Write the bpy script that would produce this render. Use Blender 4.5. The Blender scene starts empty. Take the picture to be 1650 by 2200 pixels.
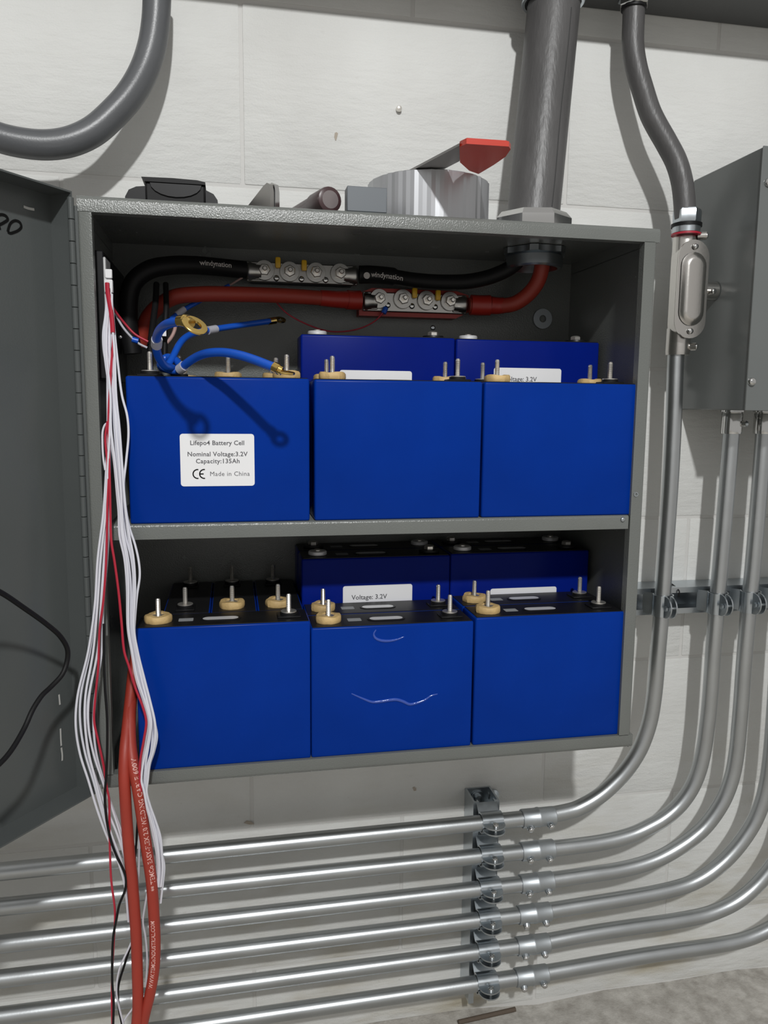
import bpy, bmesh, math, random
from mathutils import Vector, Matrix
random.seed(7)
C = bpy.context.scene.collection
SC = bpy.context.scene
H = 1.122            # height of the reference mortar joint above the floor (m)
PI = math.pi

# ------------------------------------------------------------------ camera
cd = bpy.data.cameras.new('camera'); cam = bpy.data.objects.new('camera', cd); C.objects.link(cam)
r = ((0.981508,0.016521,-0.190705),(-0.191189,0.133488,-0.972434),(0.009391,0.990913,0.134178))
M = Matrix(((r[0][0], r[0][1], r[0][2], 0), (r[1][0], r[1][1], r[1][2], 0), (r[2][0], r[2][1], r[2][2], 0), (0, 0, 0, 1)))
cam.matrix_world = Matrix.Translation((-0.0181,-0.9777,0.865)) @ M
cd.sensor_fit = 'HORIZONTAL'; cd.sensor_width = 36.0; cd.lens = 36.4660
cd.clip_start = 0.02
SC.camera = cam

# ------------------------------------------------------------------ light
w = bpy.data.worlds.new('room_ambient'); SC.world = w; w.use_nodes = True
bg = w.node_tree.nodes['Background']; bg.inputs[0].default_value = (1.0, 0.982, 0.955, 1); bg.inputs[1].default_value = 0.41
ld = bpy.data.lights.new('ceiling_lamp', 'POINT'); ld.energy = 222; ld.shadow_soft_size = 0.055; ld.color = (0.985, 0.99, 0.985)
lo = bpy.data.objects.new('ceiling_lamp', ld); C.objects.link(lo); lo.location = (0.017, -2.613, H + 1.387)
vs = SC.view_settings
vs.view_transform = 'Standard'; vs.look = 'None'; vs.gamma = 1.0; vs.exposure = 0.10
try: vs.use_curve_mapping = False
except Exception: pass

# ------------------------------------------------------------------ materials
def mat(name, col, rough=0.5, metal=0.0, bump=0.0, bscale=200.0, var=0.0, vscale=6.0, coat=0.0, spec=0.5, stretch=None, rvar=0.0):
    m = bpy.data.materials.new(name); m.use_nodes = True
    nt = m.node_tree; b = nt.nodes['Principled BSDF']
    b.inputs['Base Color'].default_value = (*col, 1); b.inputs['Roughness'].default_value = rough
    b.inputs['Metallic'].default_value = metal
    b.inputs['Specular IOR Level'].default_value = spec
    if coat: b.inputs['Coat Weight'].default_value = coat; b.inputs['Coat Roughness'].default_value = 0.08
    tc = None
    def noise(scale, detail=4):
        nonlocal tc
        if tc is None: tc = nt.nodes.new('ShaderNodeTexCoord')
        n = nt.nodes.new('ShaderNodeTexNoise'); n.inputs['Scale'].default_value = scale; n.inputs['Detail'].default_value = detail
        if stretch:
            mp = nt.nodes.new('ShaderNodeMapping'); mp.inputs['Scale'].default_value = stretch
            nt.links.new(tc.outputs['Object'], mp.inputs[0]); nt.links.new(mp.outputs[0], n.inputs[0])
        else: nt.links.new(tc.outputs['Object'], n.inputs[0])
        return n
    if var:
        n = noise(vscale); rmp = nt.nodes.new('ShaderNodeValToRGB')
        rmp.color_ramp.elements[0].position = 0.3; rmp.color_ramp.elements[1].position = 0.7
        rmp.color_ramp.elements[0].color = (*[max(0, c * (1 - var)) for c in col], 1)
        rmp.color_ramp.elements[1].color = (*[min(1, c * (1 + var)) for c in col], 1)
        nt.links.new(n.outputs[0], rmp.inputs[0]); nt.links.new(rmp.outputs[0], b.inputs['Base Color'])
    if rvar:
        n = noise(vscale * 2.3); mr = nt.nodes.new('ShaderNodeMapRange')
        mr.inputs[3].default_value = max(0.02, rough - rvar); mr.inputs[4].default_value = rough + rvar
        nt.links.new(n.outputs[0], mr.inputs[0]); nt.links.new(mr.outputs[0], b.inputs['Roughness'])
    if bump:
        n = noise(bscale, 3); bp = nt.nodes.new('ShaderNodeBump'); bp.inputs['Strength'].default_value = bump; bp.inputs['Distance'].default_value = 0.002
        nt.links.new(n.outputs[0], bp.inputs['Height']); nt.links.new(bp.outputs[0], b.inputs['Normal'])
    return m

def wall_mat():
    m = mat('painted_block', (0.66, 0.665, 0.645), 0.72, spec=0.3)
    nt = m.node_tree; b = nt.nodes['Principled BSDF']; L = nt.links.new
    g = nt.nodes.new('ShaderNodeNewGeometry')
    def nz(scale, det, mp=None):
        n = nt.nodes.new('ShaderNodeTexNoise'); n.inputs['Scale'].default_value = scale; n.inputs['Detail'].default_value = det
        if mp:
            q = nt.nodes.new('ShaderNodeMapping'); q.inputs['Scale'].default_value = mp; L(g.outputs['Position'], q.inputs[0]); L(q.outputs[0], n.inputs[0])
        else: L(g.outputs['Position'], n.inputs[0])
        return n
    n1 = nz(5, 6); r1 = nt.nodes.new('ShaderNodeValToRGB')
    r1.color_ramp.elements[0].position = 0.30; r1.color_ramp.elements[0].color = (0.60, 0.60, 0.58, 1)
    r1.color_ramp.elements[1].position = 0.62; r1.color_ramp.elements[1].color = (0.69, 0.695, 0.675, 1)
    L(n1.outputs[0], r1.inputs[0])
    # small dirt flecks, more of them near the floor
    n2 = nz(48, 3, (1, 1, 1.8)); r2 = nt.nodes.new('ShaderNodeValToRGB')
    r2.color_ramp.elements[0].position = 0.70; r2.color_ramp.elements[0].color = (0, 0, 0, 1)
    r2.color_ramp.elements[1].position = 0.80; r2.color_ramp.elements[1].color = (1, 1, 1, 1)
    L(n2.outputs[0], r2.inputs[0])
    sx = nt.nodes.new('ShaderNodeSeparateXYZ'); L(g.outputs['Position'], sx.inputs[0])
    mr = nt.nodes.new('ShaderNodeMapRange'); mr.inputs[1].default_value = 0.0; mr.inputs[2].default_value = 0.5
    mr.inputs[3].default_value = 1.0; mr.inputs[4].default_value = 0.22; L(sx.outputs[2], mr.inputs[0])
    mm = nt.nodes.new('ShaderNodeMath'); mm.operation = 'MULTIPLY'; L(r2.outputs[0], mm.inputs[0]); L(mr.outputs[0], mm.inputs[1])
    mx = nt.nodes.new('ShaderNodeMixRGB'); mx.inputs[2].default_value = (0.34, 0.31, 0.26, 1); L(mm.outputs[0], mx.inputs[0]); L(r1.outputs[0], mx.inputs[1])
    # brownish grime patches low on the wall
    n3 = nz(9, 5, (0.6, 1, 2.2)); r3 = nt.nodes.new('ShaderNodeValToRGB')
    r3.color_ramp.elements[0].position = 0.50; r3.color_ramp.elements[0].color = (0, 0, 0, 1)
    r3.color_ramp.elements[1].position = 0.72; r3.color_ramp.elements[1].color = (1, 1, 1, 1)
    L(n3.outputs[0], r3.inputs[0])
    m3 = nt.nodes.new('ShaderNodeMapRange'); m3.inputs[1].default_value = 0.05; m3.inputs[2].default_value = 0.45
    m3.inputs[3].default_value = 0.9; m3.inputs[4].default_value = 0.0; L(sx.outputs[2], m3.inputs[0])
    m4 = nt.nodes.new('ShaderNodeMath'); m4.operation = 'MULTIPLY'; L(r3.outputs[0], m4.inputs[0]); L(m3.outputs[0], m4.inputs[1])
    mx2 = nt.nodes.new('ShaderNodeMixRGB'); mx2.inputs[2].default_value = (0.42, 0.38, 0.29, 1); L(m4.outputs[0], mx2.inputs[0]); L(mx.outputs[0], mx2.inputs[1])
    L(mx2.outputs[0], b.inputs['Base Color'])
    n5 = nz(60, 5, (0.55, 1, 2.0)); n6 = nz(420, 2)
    ad = nt.nodes.new('ShaderNodeMath'); ad.operation = 'MULTIPLY_ADD'; ad.inputs[1].default_value = 0.25; L(n6.outputs[0], ad.inputs[0]); L(n5.outputs[0], ad.inputs[2])
    bp = nt.nodes.new('ShaderNodeBump'); bp.inputs['Strength'].default_value = 0.34; bp.inputs['Distance'].default_value = 0.004
    L(ad.outputs[0], bp.inputs['Height']); L(bp.outputs[0], b.inputs['Normal'])
    return m

def floor_mat():
    m = mat('worn_concrete', (0.3, 0.29, 0.27), 0.9, spec=0.2)
    nt = m.node_tree; b = nt.nodes['Principled BSDF']; L = nt.links.new
    g = nt.nodes.new('ShaderNodeNewGeometry')
    n = nt.nodes.new('ShaderNodeTexNoise'); n.inputs['Scale'].default_value = 38; n.inputs['Detail'].default_value = 9; n.inputs['Roughness'].default_value = 0.65; L(g.outputs['Position'], n.inputs[0])
    r1 = nt.nodes.new('ShaderNodeValToRGB'); L(n.outputs[0], r1.inputs[0])
    r1.color_ramp.elements[0].position = 0.35; r1.color_ramp.elements[0].color = (0.33, 0.31, 0.28, 1)
    r1.color_ramp.elements[1].position = 0.72; r1.color_ramp.elements[1].color = (0.58, 0.56, 0.52, 1)
    L(r1.outputs[0], b.inputs['Base Color'])
    bp = nt.nodes.new('ShaderNodeBump'); bp.inputs['Strength'].default_value = 0.6; bp.inputs['Distance'].default_value = 0.006
    L(n.outputs[0], bp.inputs['Height']); L(bp.outputs[0], b.inputs['Normal'])
    return m

W_WALL = wall_mat(); W_FLOOR = floor_mat()
M_MORTAR = mat('painted_mortar', (0.61, 0.605, 0.585), 0.85, bump=0.3, bscale=90)
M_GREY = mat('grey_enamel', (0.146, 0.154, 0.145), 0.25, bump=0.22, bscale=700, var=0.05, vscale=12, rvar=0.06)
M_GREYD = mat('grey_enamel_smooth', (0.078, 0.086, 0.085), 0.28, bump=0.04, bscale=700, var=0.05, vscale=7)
M_BEAM = mat('dark_grey_enamel', (0.075, 0.077, 0.077), 0.5, bump=0.05, bscale=300)
M_BLUE = mat('blue_wrap', (0.0012, 0.029, 0.250), 0.26, var=0.10, vscale=9, rvar=0.08, spec=0.07, bump=0.03, bscale=14)
M_BLUE2 = mat('violet_blue_wrap', (0.0020, 0.012, 0.185), 0.28, var=0.10, vscale=9, spec=0.07, bump=0.03, bscale=14)
M_FILM = mat('blue_wrap_fold', (0.0030, 0.050, 0.36), 0.16, spec=1.0, coat=0.8, bump=0.25, bscale=160)
M_BLACK = mat('black_plastic', (0.009, 0.009, 0.010), 0.42, var=0.2, vscale=30, spec=0.28)
M_BLACKM = mat('black_rubber', (0.008, 0.008, 0.0085), 0.5, spec=0.22)
M_TAN = mat('tan_fibre', (0.56, 0.39, 0.17), 0.6, bump=0.3, bscale=250, var=0.15, vscale=60)
M_STUD = mat('bright_steel', (0.80, 0.77, 0.72), 0.28, metal=0.85)
M_ZINC = mat('zinc_plate', (0.50, 0.54, 0.57), 0.30, metal=1, rvar=0.06, vscale=40)
M_COUP = mat('satin_zinc', (0.47, 0.50, 0.52), 0.46, metal=1, var=0.05, vscale=60)
M_CHROME = mat('polished_zinc', (0.62, 0.62, 0.61), 0.13, metal=1)
M_EMT = mat('galvanised_tube', (0.49, 0.51, 0.52), 0.34, metal=1, var=0.06, vscale=18, rvar=0.05, bump=0.02, bscale=400)
M_ALU = mat('cast_aluminium', (0.62, 0.60, 0.57), 0.27, metal=1, bump=0.03, bscale=400)
M_TIN = mat('tinned_copper', (0.50, 0.49, 0.47), 0.34, metal=1)
M_HOSE = mat('grey_conduit_jacket', (0.098, 0.102, 0.108), 0.36, bump=0.06, bscale=500, var=0.06, vscale=25)
M_HOSE2 = mat('worn_grey_jacket', (0.080, 0.078, 0.078), 0.42, bump=0.25, bscale=260, var=0.18, vscale=40, stretch=(1, 1, 0.25))
M_SEAM = mat('jacket_seam', (0.03, 0.03, 0.03), 0.6)
M_RED = mat('red_cable_jacket', (0.33, 0.035, 0.020), 0.5, bump=0.05, bscale=200, var=0.06, vscale=25)
M_REDP = mat('red_plastic', (0.36, 0.022, 0.014), 0.38)
M_REDH = mat('red_handle', (0.52, 0.035, 0.016), 0.34)
M_REDW = mat('red_wire', (0.42, 0.018, 0.040), 0.42)
M_WHITE = mat('white_wire', (0.68, 0.68, 0.74), 0.42)
M_PAPER = mat('white_label', (0.82, 0.82, 0.83), 0.42)
M_INK = mat('label_ink', (0.10, 0.10, 0.11), 0.6)
M_INKD = mat('black_ink', (0.006, 0.006, 0.006), 0.6, spec=0.1)
M_BLUEC = mat('blue_cable_jacket', (0.008, 0.085, 0.50), 0.33)
M_GOLD = mat('brass_lug', (0.72, 0.50, 0.16), 0.22, metal=1)
M_YEL = mat('yellow_terminal', (0.72, 0.42, 0.02), 0.4)
M_TAPE = mat('silver_tape', (0.50, 0.51, 0.53), 0.36, metal=0.75, bump=0.0)
M_MAROON = mat('dark_maroon', (0.055, 0.028, 0.030), 0.35)
M_LENS = mat('dull_lens', (0.19, 0.165, 0.165), 0.25)
M_SLATE = mat('blue_grey_plastic', (0.125, 0.140, 0.155), 0.45)
M_TAG = mat('grey_tag', (0.45, 0.45, 0.50), 0.5)
M_PRINT = mat('white_print', (0.55, 0.52, 0.50), 0.6)
M_PRINTR = mat('pale_print', (0.72, 0.42, 0.38), 0.6)
M_CUTSTEEL = mat('dark_steel', (0.30, 0.29, 0.285), 0.32, metal=1)
M_BOX = mat('grey_box_enamel', (0.140, 0.150, 0.148), 0.22, bump=0.04, bscale=700, var=0.05, vscale=7)
M_FRAME = mat('brushed_aluminium', (0.72, 0.72, 0.72), 0.3, metal=0.45)
M_SCRAPE = mat('paint_scrape', (0.46, 0.46, 0.44), 0.7)
M_BROWNW = mat('pinkish_wire', (0.42, 0.27, 0.24), 0.4)
M_VENT = mat('vent_foil', (0.78, 0.78, 0.79), 0.35, metal=0.3)
M_STICK = mat('grey_sticker', (0.30, 0.31, 0.32), 0.6)

# ------------------------------------------------------------------ mesh helpers
class MB:
    def __init__(s): s.v = []; s.f = []
    def add(s, vs, fs):
        o = len(s.v); s.v += [tuple(v) for v in vs]; s.f += [tuple(i + o for i in f) for f in fs]; return s
    def box(s, a, b, bev=0.0, seg=1):
        x0, y0, z0 = [min(a[i], b[i]) for i in range(3)]; x1, y1, z1 = [max(a[i], b[i]) for i in range(3)]
        if bev <= 0:
            return s.add([(x0,y0,z0),(x1,y0,z0),(x1,y1,z0),(x0,y1,z0),(x0,y0,z1),(x1,y0,z1),(x1,y1,z1),(x0,y1,z1)],
                         [(3,2,1,0),(4,5,6,7),(0,1,5,4),(1,2,6,5),(2,3,7,6),(3,0,4,7)])
        bm = bmesh.new(); bmesh.ops.create_cube(bm, size=1)
        for v in bm.verts: v.co = Vector(((x0+x1)/2 + v.co.x*(x1-x0), (y0+y1)/2 + v.co.y*(y1-y0), (z0+z1)/2 + v.co.z*(z1-z0)))
        bmesh.ops.bevel(bm, geom=list(bm.edges), offset=bev, segments=seg, affect='EDGES', profile=0.5)
        bm.verts.index_update()
        s.add([v.co[:] for v in bm.verts], [[v.index for v in f.verts] for f in bm.faces]); bm.free(); return s
    def tube(s, pts, r, n=10, res=6, cap=True, smooth=True, closed=False):
        P = spline(pts, res) if smooth and len(pts) > 2 else [Vector(p) for p in pts]
        rr = r if callable(r) else (lambda t: r)
        fr = frames(P); vs = []; fs = []; N = len(P)
        for i, (p, (T, A, B)) in enumerate(zip(P, fr)):
            R_ = rr(i / (N - 1))
            for k in range(n):
                a = 2*PI*k/n; vs.append(p + (A*math.cos(a) + B*math.sin(a))*R_)
        for i in range(N - 1):
            for k in range(n):
                k2 = (k+1) % n; fs.append((i*n+k, i*n+k2, (i+1)*n+k2, (i+1)*n+k))
        if cap: fs.append(tuple(range(n-1, -1, -1))); fs.append(tuple((N-1)*n + k for k in range(n)))
        return s.add(vs, fs)
    def lathe(s, prof, origin, axis=(0,0,1), n=24, ref=None, cap=True):
        T = Vector(axis).normalized(); A = Vector(ref) if ref else (Vector((1,0,0)) if abs(T.x) < 0.9 else Vector((0,0,1)))
        A = (A - T*A.dot(T)).normalized(); B = T.cross(A); o = Vector(origin); vs = []; fs = []
        for (r_, h) in prof:
            for k in range(n):
                a = 2*PI*k/n; vs.append(o + T*h + (A*math.cos(a) + B*math.sin(a))*r_)
        for i in range(len(prof) - 1):
            for k in range(n):
                k2 = (k+1) % n; fs.append((i*n+k, i*n+k2, (i+1)*n+k2, (i+1)*n+k))
        if cap:
            fs.append(tuple(range(n-1, -1, -1))); q = (len(prof)-1)*n; fs.append(tuple(q + k for k in range(n)))
        return s.add(vs, fs)
    def ring(s, ro, ri, h0, h1, origin, axis=(0,0,1), n=24, ref=None, bev=0.0):
        b = bev
        pr = [(ri,h0),(ro-b,h0),(ro,h0+b),(ro,h1-b),(ro-b,h1),(ri,h1),(ri,h0)] if b else [(ri,h0),(ro,h0),(ro,h1),(ri,h1),(ri,h0)]
        return s.lathe(pr, origin, axis, n, ref, cap=False)
    def prism(s, poly, origin, U, V, depth):
        o = Vector(origin); U = Vector(U); V = Vector(V); N = U.cross(V).normalized()*depth; n = len(poly)
        vs = [o + U*a + V*b for a, b in poly] + [o + U*a + V*b + N for a, b in poly]
        fs = [tuple(range(n-1, -1, -1)), tuple(range(n, 2*n))] + [(i, (i+1) % n, n + (i+1) % n, n + i) for i in range(n)]
        return s.add(vs, fs)
    def dome(s, r, h, origin, axis, n=14):
        pr = [(r*math.cos(t), h*math.sin(t)) for t in [PI/2*k/4 for k in range(4)]] + [(r*0.04, h)]
        return s.lathe([(r, -0.0006)] + pr, origin, axis, n)
    def mesh(s, name, material, angle=38, recalc=True):
        me = bpy.data.meshes.new(name); me.from_pydata(s.v, [], s.f)
        if recalc:
            bm = bmesh.new(); bm.from_mesh(me); bmesh.ops.recalc_face_normals(bm, faces=bm.faces); bm.to_mesh(me); bm.free()
        me.polygons.foreach_set('use_smooth', [True]*len(me.polygons))
        me.set_sharp_from_angle(angle=math.radians(angle))
        me.materials.append(material); me.update(); return me

def spline(pts, res):
    P = [Vector(p) for p in pts]; out = []
    for i in range(len(P) - 1):
        p0 = P[i-1] if i > 0 else P[i]*2 - P[i+1]; p1 = P[i]; p2 = P[i+1]; p3 = P[i+2] if i+2 < len(P) else P[i+1]*2 - P[i]
        d01 = max((p1-p0).length, 1e-6)**.5; d12 = max((p2-p1).length, 1e-6)**.5; d23 = max((p3-p2).length, 1e-6)**.5
        m1 = (p2-p1) + ((p1-p0)/d01 - (p2-p0)/(d01+d12))*d12
        m2 = (p2-p1) + ((p3-p2)/d23 - (p3-p1)/(d12+d23))*d12
        for k in range(res):
            t = k/res; t2 = t*t; t3 = t2*t
            out.append(p1*(2*t3-3*t2+1) + m1*(t3-2*t2+t) + p2*(-2*t3+3*t2) + m2*(t3-t2))
    out.append(P[-1]); return out

def frames(P):
    fr = []; A = None
    for i in range(len(P)):
        T = (P[min(i+1, len(P)-1)] - P[max(i-1, 0)]).normalized()
        if A is None:
            u = Vector((0,-1,0)) if abs(T.y) < 0.9 else Vector((1,0,0))
            A = (u - T*u.dot(T)).normalized()
        else: A = (A - T*A.dot(T)).normalized()
        fr.append((T, A, T.cross(A)))
    return fr

def link(name, me, parent=None):
    o = bpy.data.objects.new(name, me); C.objects.link(o)
    if parent is not None: o.parent = parent
    return o
def wloc(o):
    v = Vector(o.location)
    while o.parent is not None: o = o.parent; v += Vector(o.location)
    return v
def obj(name, mb, material, parent=None, angle=38):
    """one mesh object; geometry is given in world coordinates, parents are unrotated while building"""
    if parent is not None:
        d = wloc(parent); mb.v = [(v[0]-d.x, v[1]-d.y, v[2]-d.z) for v in mb.v]
        return link(name, mb.mesh(name, material, angle), parent)
    c = Vector((0,0,0)); 
    for v in mb.v: c += Vector(v)
    c /= len(mb.v); mb.v = [(v[0]-c.x, v[1]-c.y, v[2]-c.z) for v in mb.v]
    o = link(name, mb.mesh(name, material, angle)); o.location = c; return o
def thing(name, label, cat, loc=(0,0,0), group=None):
    o = bpy.data.objects.new(name, None); C.objects.link(o); o.empty_display_size = 0.02
    o.location = loc; o['label'] = label; o['category'] = cat
    if group: o['group'] = group
    return o
def tag(o, label, cat, group=None):
    o['label'] = label; o['category'] = cat
    if group: o['group'] = group
    return o
def struct(o): o['kind'] = 'structure'; return o

def text_mesh(body, size, align='CENTER', bold=0.0, space=1.0):
    cu = bpy.data.curves.new('t', 'FONT'); cu.body = body; cu.size = size; cu.align_x = align; cu.align_y = 'CENTER'
    cu.offset = bold; cu.space_character = space; cu.resolution_u = 2
    o = bpy.data.objects.new('t', cu); C.objects.link(o)
    dg = bpy.context.evaluated_depsgraph_get(); me = bpy.data.meshes.new_from_object(o.evaluated_get(dg))
    vs = [v.co[:] for v in me.vertices]; fs = [tuple(p.vertices) for p in me.polygons]
    bpy.data.objects.remove(o); bpy.data.curves.remove(cu); bpy.data.meshes.remove(me)
    return vs, fs
def flat_text(mb, body, size, origin, U, V, align='CENTER', bold=0.0, space=1.0):
    vs, fs = text_mesh(body, size, align, bold, space); o = Vector(origin); U = Vector(U); V = Vector(V)
    return mb.add([o + U*v[0] + V*v[1] for v in vs], fs)
def cable_text(mb, body, size, pts, start, r, ang, flip=1, bold=0.0, space=1.0):
    """lettering that follows a cable: x runs along the cable, y wraps round it"""
    P = spline(pts, 10); fr = frames(P); L = [0.0]
    for i in range(1, len(P)): L.append(L[-1] + (P[i]-P[i-1]).length)
    vs, fs = text_mesh(body, size, 'LEFT', bold, space); out = []
    for v in vs:
        s_ = start + flip*v[0]; i = 0
        while i < len(L)-2 and L[i+1] < s_: i += 1
        t = (s_-L[i])/max(L[i+1]-L[i], 1e-6); p = P[i].lerp(P[i+1], t); T, A, B = fr[i]
        a = ang - flip*v[1]/r; out.append(p + (A*math.cos(a) + B*math.sin(a))*(r + 0.00018))
    return mb.add(out, fs)
def hexref(a): return (math.cos(a), math.sin(a), 0)

# ================================================================== SETTING
wall = struct(obj('wall_back', MB().box((-3.0, 0.0013, -0.02), (3.4, 0.12, 3.0)), M_MORTAR))
CH = 0.2032; BL = 0.4064; J = 0.0034
def block_mesh(wd, z0, z1):
    return MB().box((-wd/2, -0.0, 0), (wd/2, 0.02, z1-z0), 0.0022, 2)
full = None
for k in range(-6, 5):
    z0 = max(H + k*CH + J/2, 0.0); z1 = H + (k+1)*CH - J/2
    off = 0.0 if k % 2 == 0 else BL/2
    for c in range(-3, 5):
        x0 = c*BL + off
        if k == -6: me = block_mesh(BL-J, z0, z1).mesh('block', W_WALL)
        else:
            if full is None: full = block_mesh(BL-J, 0, CH-J).mesh('block', W_WALL)
            me = full
        o = link('block', me, wall); o.location = Vector((x0 + BL/2, random.uniform(-0.0003, 0.0003), z0)) - wloc(wall)
bm_ = MB(); nx, ny = 60, 40
vs = []; 
for j in range(ny+1):
    for i in range(nx+1):
        x = -3 + 6.4*i/nx; y = -4.0 + 4.0*j/ny
        z = 0.003*math.sin(x*17.3)*math.sin(y*13.1) + 0.002*math.sin(x*41+y*23)
        if j == ny: z += 0.004*math.sin(x*29) + 0.003*math.sin(x*71)
        vs.append((x, y + (0.003 if j == ny else 0), z-0.003))
fs = [(j*(nx+1)+i, j*(nx+1)+i+1, (j+1)*(nx+1)+i+1, (j+1)*(nx+1)+i) for j in range(ny) for i in range(nx)]
bm_.add(vs, fs); struct(obj('floor', bm_, W_FLOOR))

# ================================================================== WIREWAY ACROSS THE TOP
t = thing('wireway', 'dark grey metal wiring trough fixed along the wall at the top', 'trough', (0.3, 0, H+0.237))
zb = H+0.237
obj('trough', MB().box((-0.9, -0.088, zb), (1.6, -0.0005, zb+0.10), 0.0015), M_BEAM, t)
obj('cover', MB().box((-0.9, -0.0905, zb+0.004), (1.6, -0.0882, zb+0.096), 0.0008), M_BEAM, t)

# ================================================================== ENCLOSURE
XL, XR, ZT, ZB, YF = -0.151, 0.4185, H-0.071, H-0.637, -0.21
enc = thing('electrical_enclosure', 'grey steel wall cabinet standing open with blue battery cells inside', 'cabinet', (0.134, -0.1, ZB))
def xz_profile(mb, poly, x0, x1):       # polygon in (y, z) extruded along x
    return mb.prism([(a, b) for a, b in poly], (x0, 0, 0), (0,1,0), (0,0,1), x1-x0)
top = [(-.001,ZT),(-.2055,ZT),(-.2080,ZT-.0009),(-.2095,ZT-.0025),(-.21,ZT-.005),(-.21,ZT-.0146),(-.1985,ZT-.0146),(-.1985,ZT-.0131),(-.2085,ZT-.0131),(-.2085,ZT-.0055),(-.206,ZT-.0016),(-.001,ZT-.0016)]
obj('top_panel', xz_profile(MB(), top, XL, XR+.003), M_GREY, enc, 50)
bot = [(a, ZB + (ZT-b)) for a, b in top]; bot = [(a, ZB + (b-ZB)*(1.06 if b-ZB > .01 else 1)) for a, b in bot]
obj('bottom_panel', xz_profile(MB(), bot, XL, XR+.003), M_GREY, enc, 50)
def side(x, s, lip):
    poly = [(x,-.0025),(x,-.2075),(x+s*.0006,-.2092),(x+s*.0025,-.21),(x+s*lip,-.21),(x+s*lip,-.2),(x+s*(lip-.0015),-.2),(x+s*(lip-.0015),-.2085),(x+s*.0015,-.2085),(x+s*.0015,-.0025)]
    return MB().prism(poly, (0,0,ZB+.0150), (1,0,0), (0,1,0), ZT-ZB-.0292).box((x,-.2082,ZB+.0002),(x+s*.0015,-.0025,ZB+.0151)).box((x,-.2082,ZT-.0147),(x+s*.0015,-.0025,ZT-.0009))
obj('side_panel', side(XL, 1, .0122), M_GREY, enc, 50)
obj('side_panel', side(XR, -1, .0140), M_GREY, enc, 50)
obj('back_panel', MB().box((XL, -.0025, ZB), (XR, -.0008, ZT)), M_GREY, enc)
zs = H-.3712
sh = [(-.003,zs),(-.207,zs),(-.2086,zs-.0012),(-.209,zs-.003),(-.209,zs-.0148),(-.2075,zs-.0148),(-.2075,zs-.0032),(-.206,zs-.0015),(-.003,zs-.0015)]
obj('shelf', xz_profile(MB(), sh, XL+.0155, XR-.0155), M_GREY, enc, 50)
def screw(name, p, axis, r, h, material, parent, slot=True):
    o = obj(name, MB().lathe([(r,0),(r,h*.3),(r*.92,h*.62),(r*.7,h*.88),(r*.35,h),(r*.02,h)], p, axis, 14), material, parent)
    return o
screw('screw', (0.396,-0.2095,0.7464), (0,-1,0), .0026, .0016, M_ZINC, enc)
o = obj('screw_hole', MB().ring(.0026,.0014,0,.0008, (0.4094,-0.2102,0.7737), (0,-1,0), 14), M_ZINC, enc)
for p in [(0.2338,-0.0028,0.9644)]: screw('back_screw', p, (0,-1,0), .0032, .0015, M_ZINC, enc)
# door, hinged on the left side, swung right back
e = Vector((-.60,-.80,0)).normalized(); n = Vector((.80,-.60,0)).normalized(); hp = Vector((-.1545,-.2105,0)); d = .0260
def dbox(mb, u0, u1, v0, v1, z0, z1):
    vs = [hp + e*u + n*v + Vector((0,0,z)) for z in (z0,z1) for (u,v) in ((u0,v0),(u1,v0),(u1,v1),(u0,v1))]
    return mb.add(vs, [(3,2,1,0),(4,5,6,7),(0,1,5,4),(1,2,6,5),(2,3,7,6),(3,0,4,7)])
D = MB(); DZ0, DZ1 = ZB-.002, ZT+.002
dbox(D, 0, .57, -d-.0015, -d, DZ0, DZ1); dbox(D, 0, .0015, -d, 0, DZ0, DZ1); dbox(D, .5685, .57, -d, 0, DZ0, DZ1)
dbox(D, .0015, .5685, -d, 0, DZ0, DZ0+.0015); dbox(D, .0015, .5685, -d, 0, DZ1-.0015, DZ1)
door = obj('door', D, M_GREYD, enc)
obj('hinge_leaf', MB().box((-.1562,-.2100,ZB+.006),(-.1505,-.2088,ZT-.010)), M_GREYD, enc)
kn = MB().lathe([(.0024,0),(.0029,.0004),(.0029,.0184),(.0024,.0188)], (0,0,0), (0,0,1), 12).mesh('hinge_knuckle', M_GREYD)
for i in range(29):
    k_ = link('hinge_knuckle', kn, enc); k_.location = Vector((-.1558,-.2122, ZB+.006+i*.0192)) - wloc(enc)
def on_door(u, z): return hp + e*u + n*(-d+.0004) + Vector((0,0,z))
def door_uz(p):   # a point of the door's inner face -> (u, z)
    q = Vector((p[0],p[1],0)) - hp; return (q.dot(e), p[2])
cp = Vector((-0.0181,-0.9777,0.865))
def door_hit(p):  # follow the sight line of a surveyed point to the door sheet
    p = Vector(p); dr = p - cp; n0 = n; den = dr.dot(n0); tt = ((hp + n*(-d) - Vector((cp.x,cp.y,0))).dot(n0))/den
    return cp + dr*tt
def pen(pts, wd, closed=False):
    P = spline([door_hit(p) + n*.0004 for p in pts], 6); mb = MB(); vs = []; fs = []
    for i, p in enumerate(P):
        T = (P[min(i+1,len(P)-1)]-P[max(i-1,0)]).normalized(); B = T.cross(n).normalized()*wd/2; vs += [p-B, p+B]
    fs = [(2*i,2*i+1,2*i+3,2*i+2) for i in range(len(P)-1)]
    return mb.add(vs, fs)
o = obj('handwriting', pen([(-0.2126,-0.2,1.0174),(-0.2117,-0.2,1.0207),(-0.2099,-0.2,1.0248),(-0.2059,-0.2,1.0274),(-0.202,-0.2,1.026),(-0.201,-0.2,1.0224),(-0.2031,-0.2,1.0195),(-0.2071,-0.2,1.0173),(-0.2107,-0.2,1.0163),(-0.2126,-0.2,1.0174)], .0024), M_INKD, door)
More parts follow.
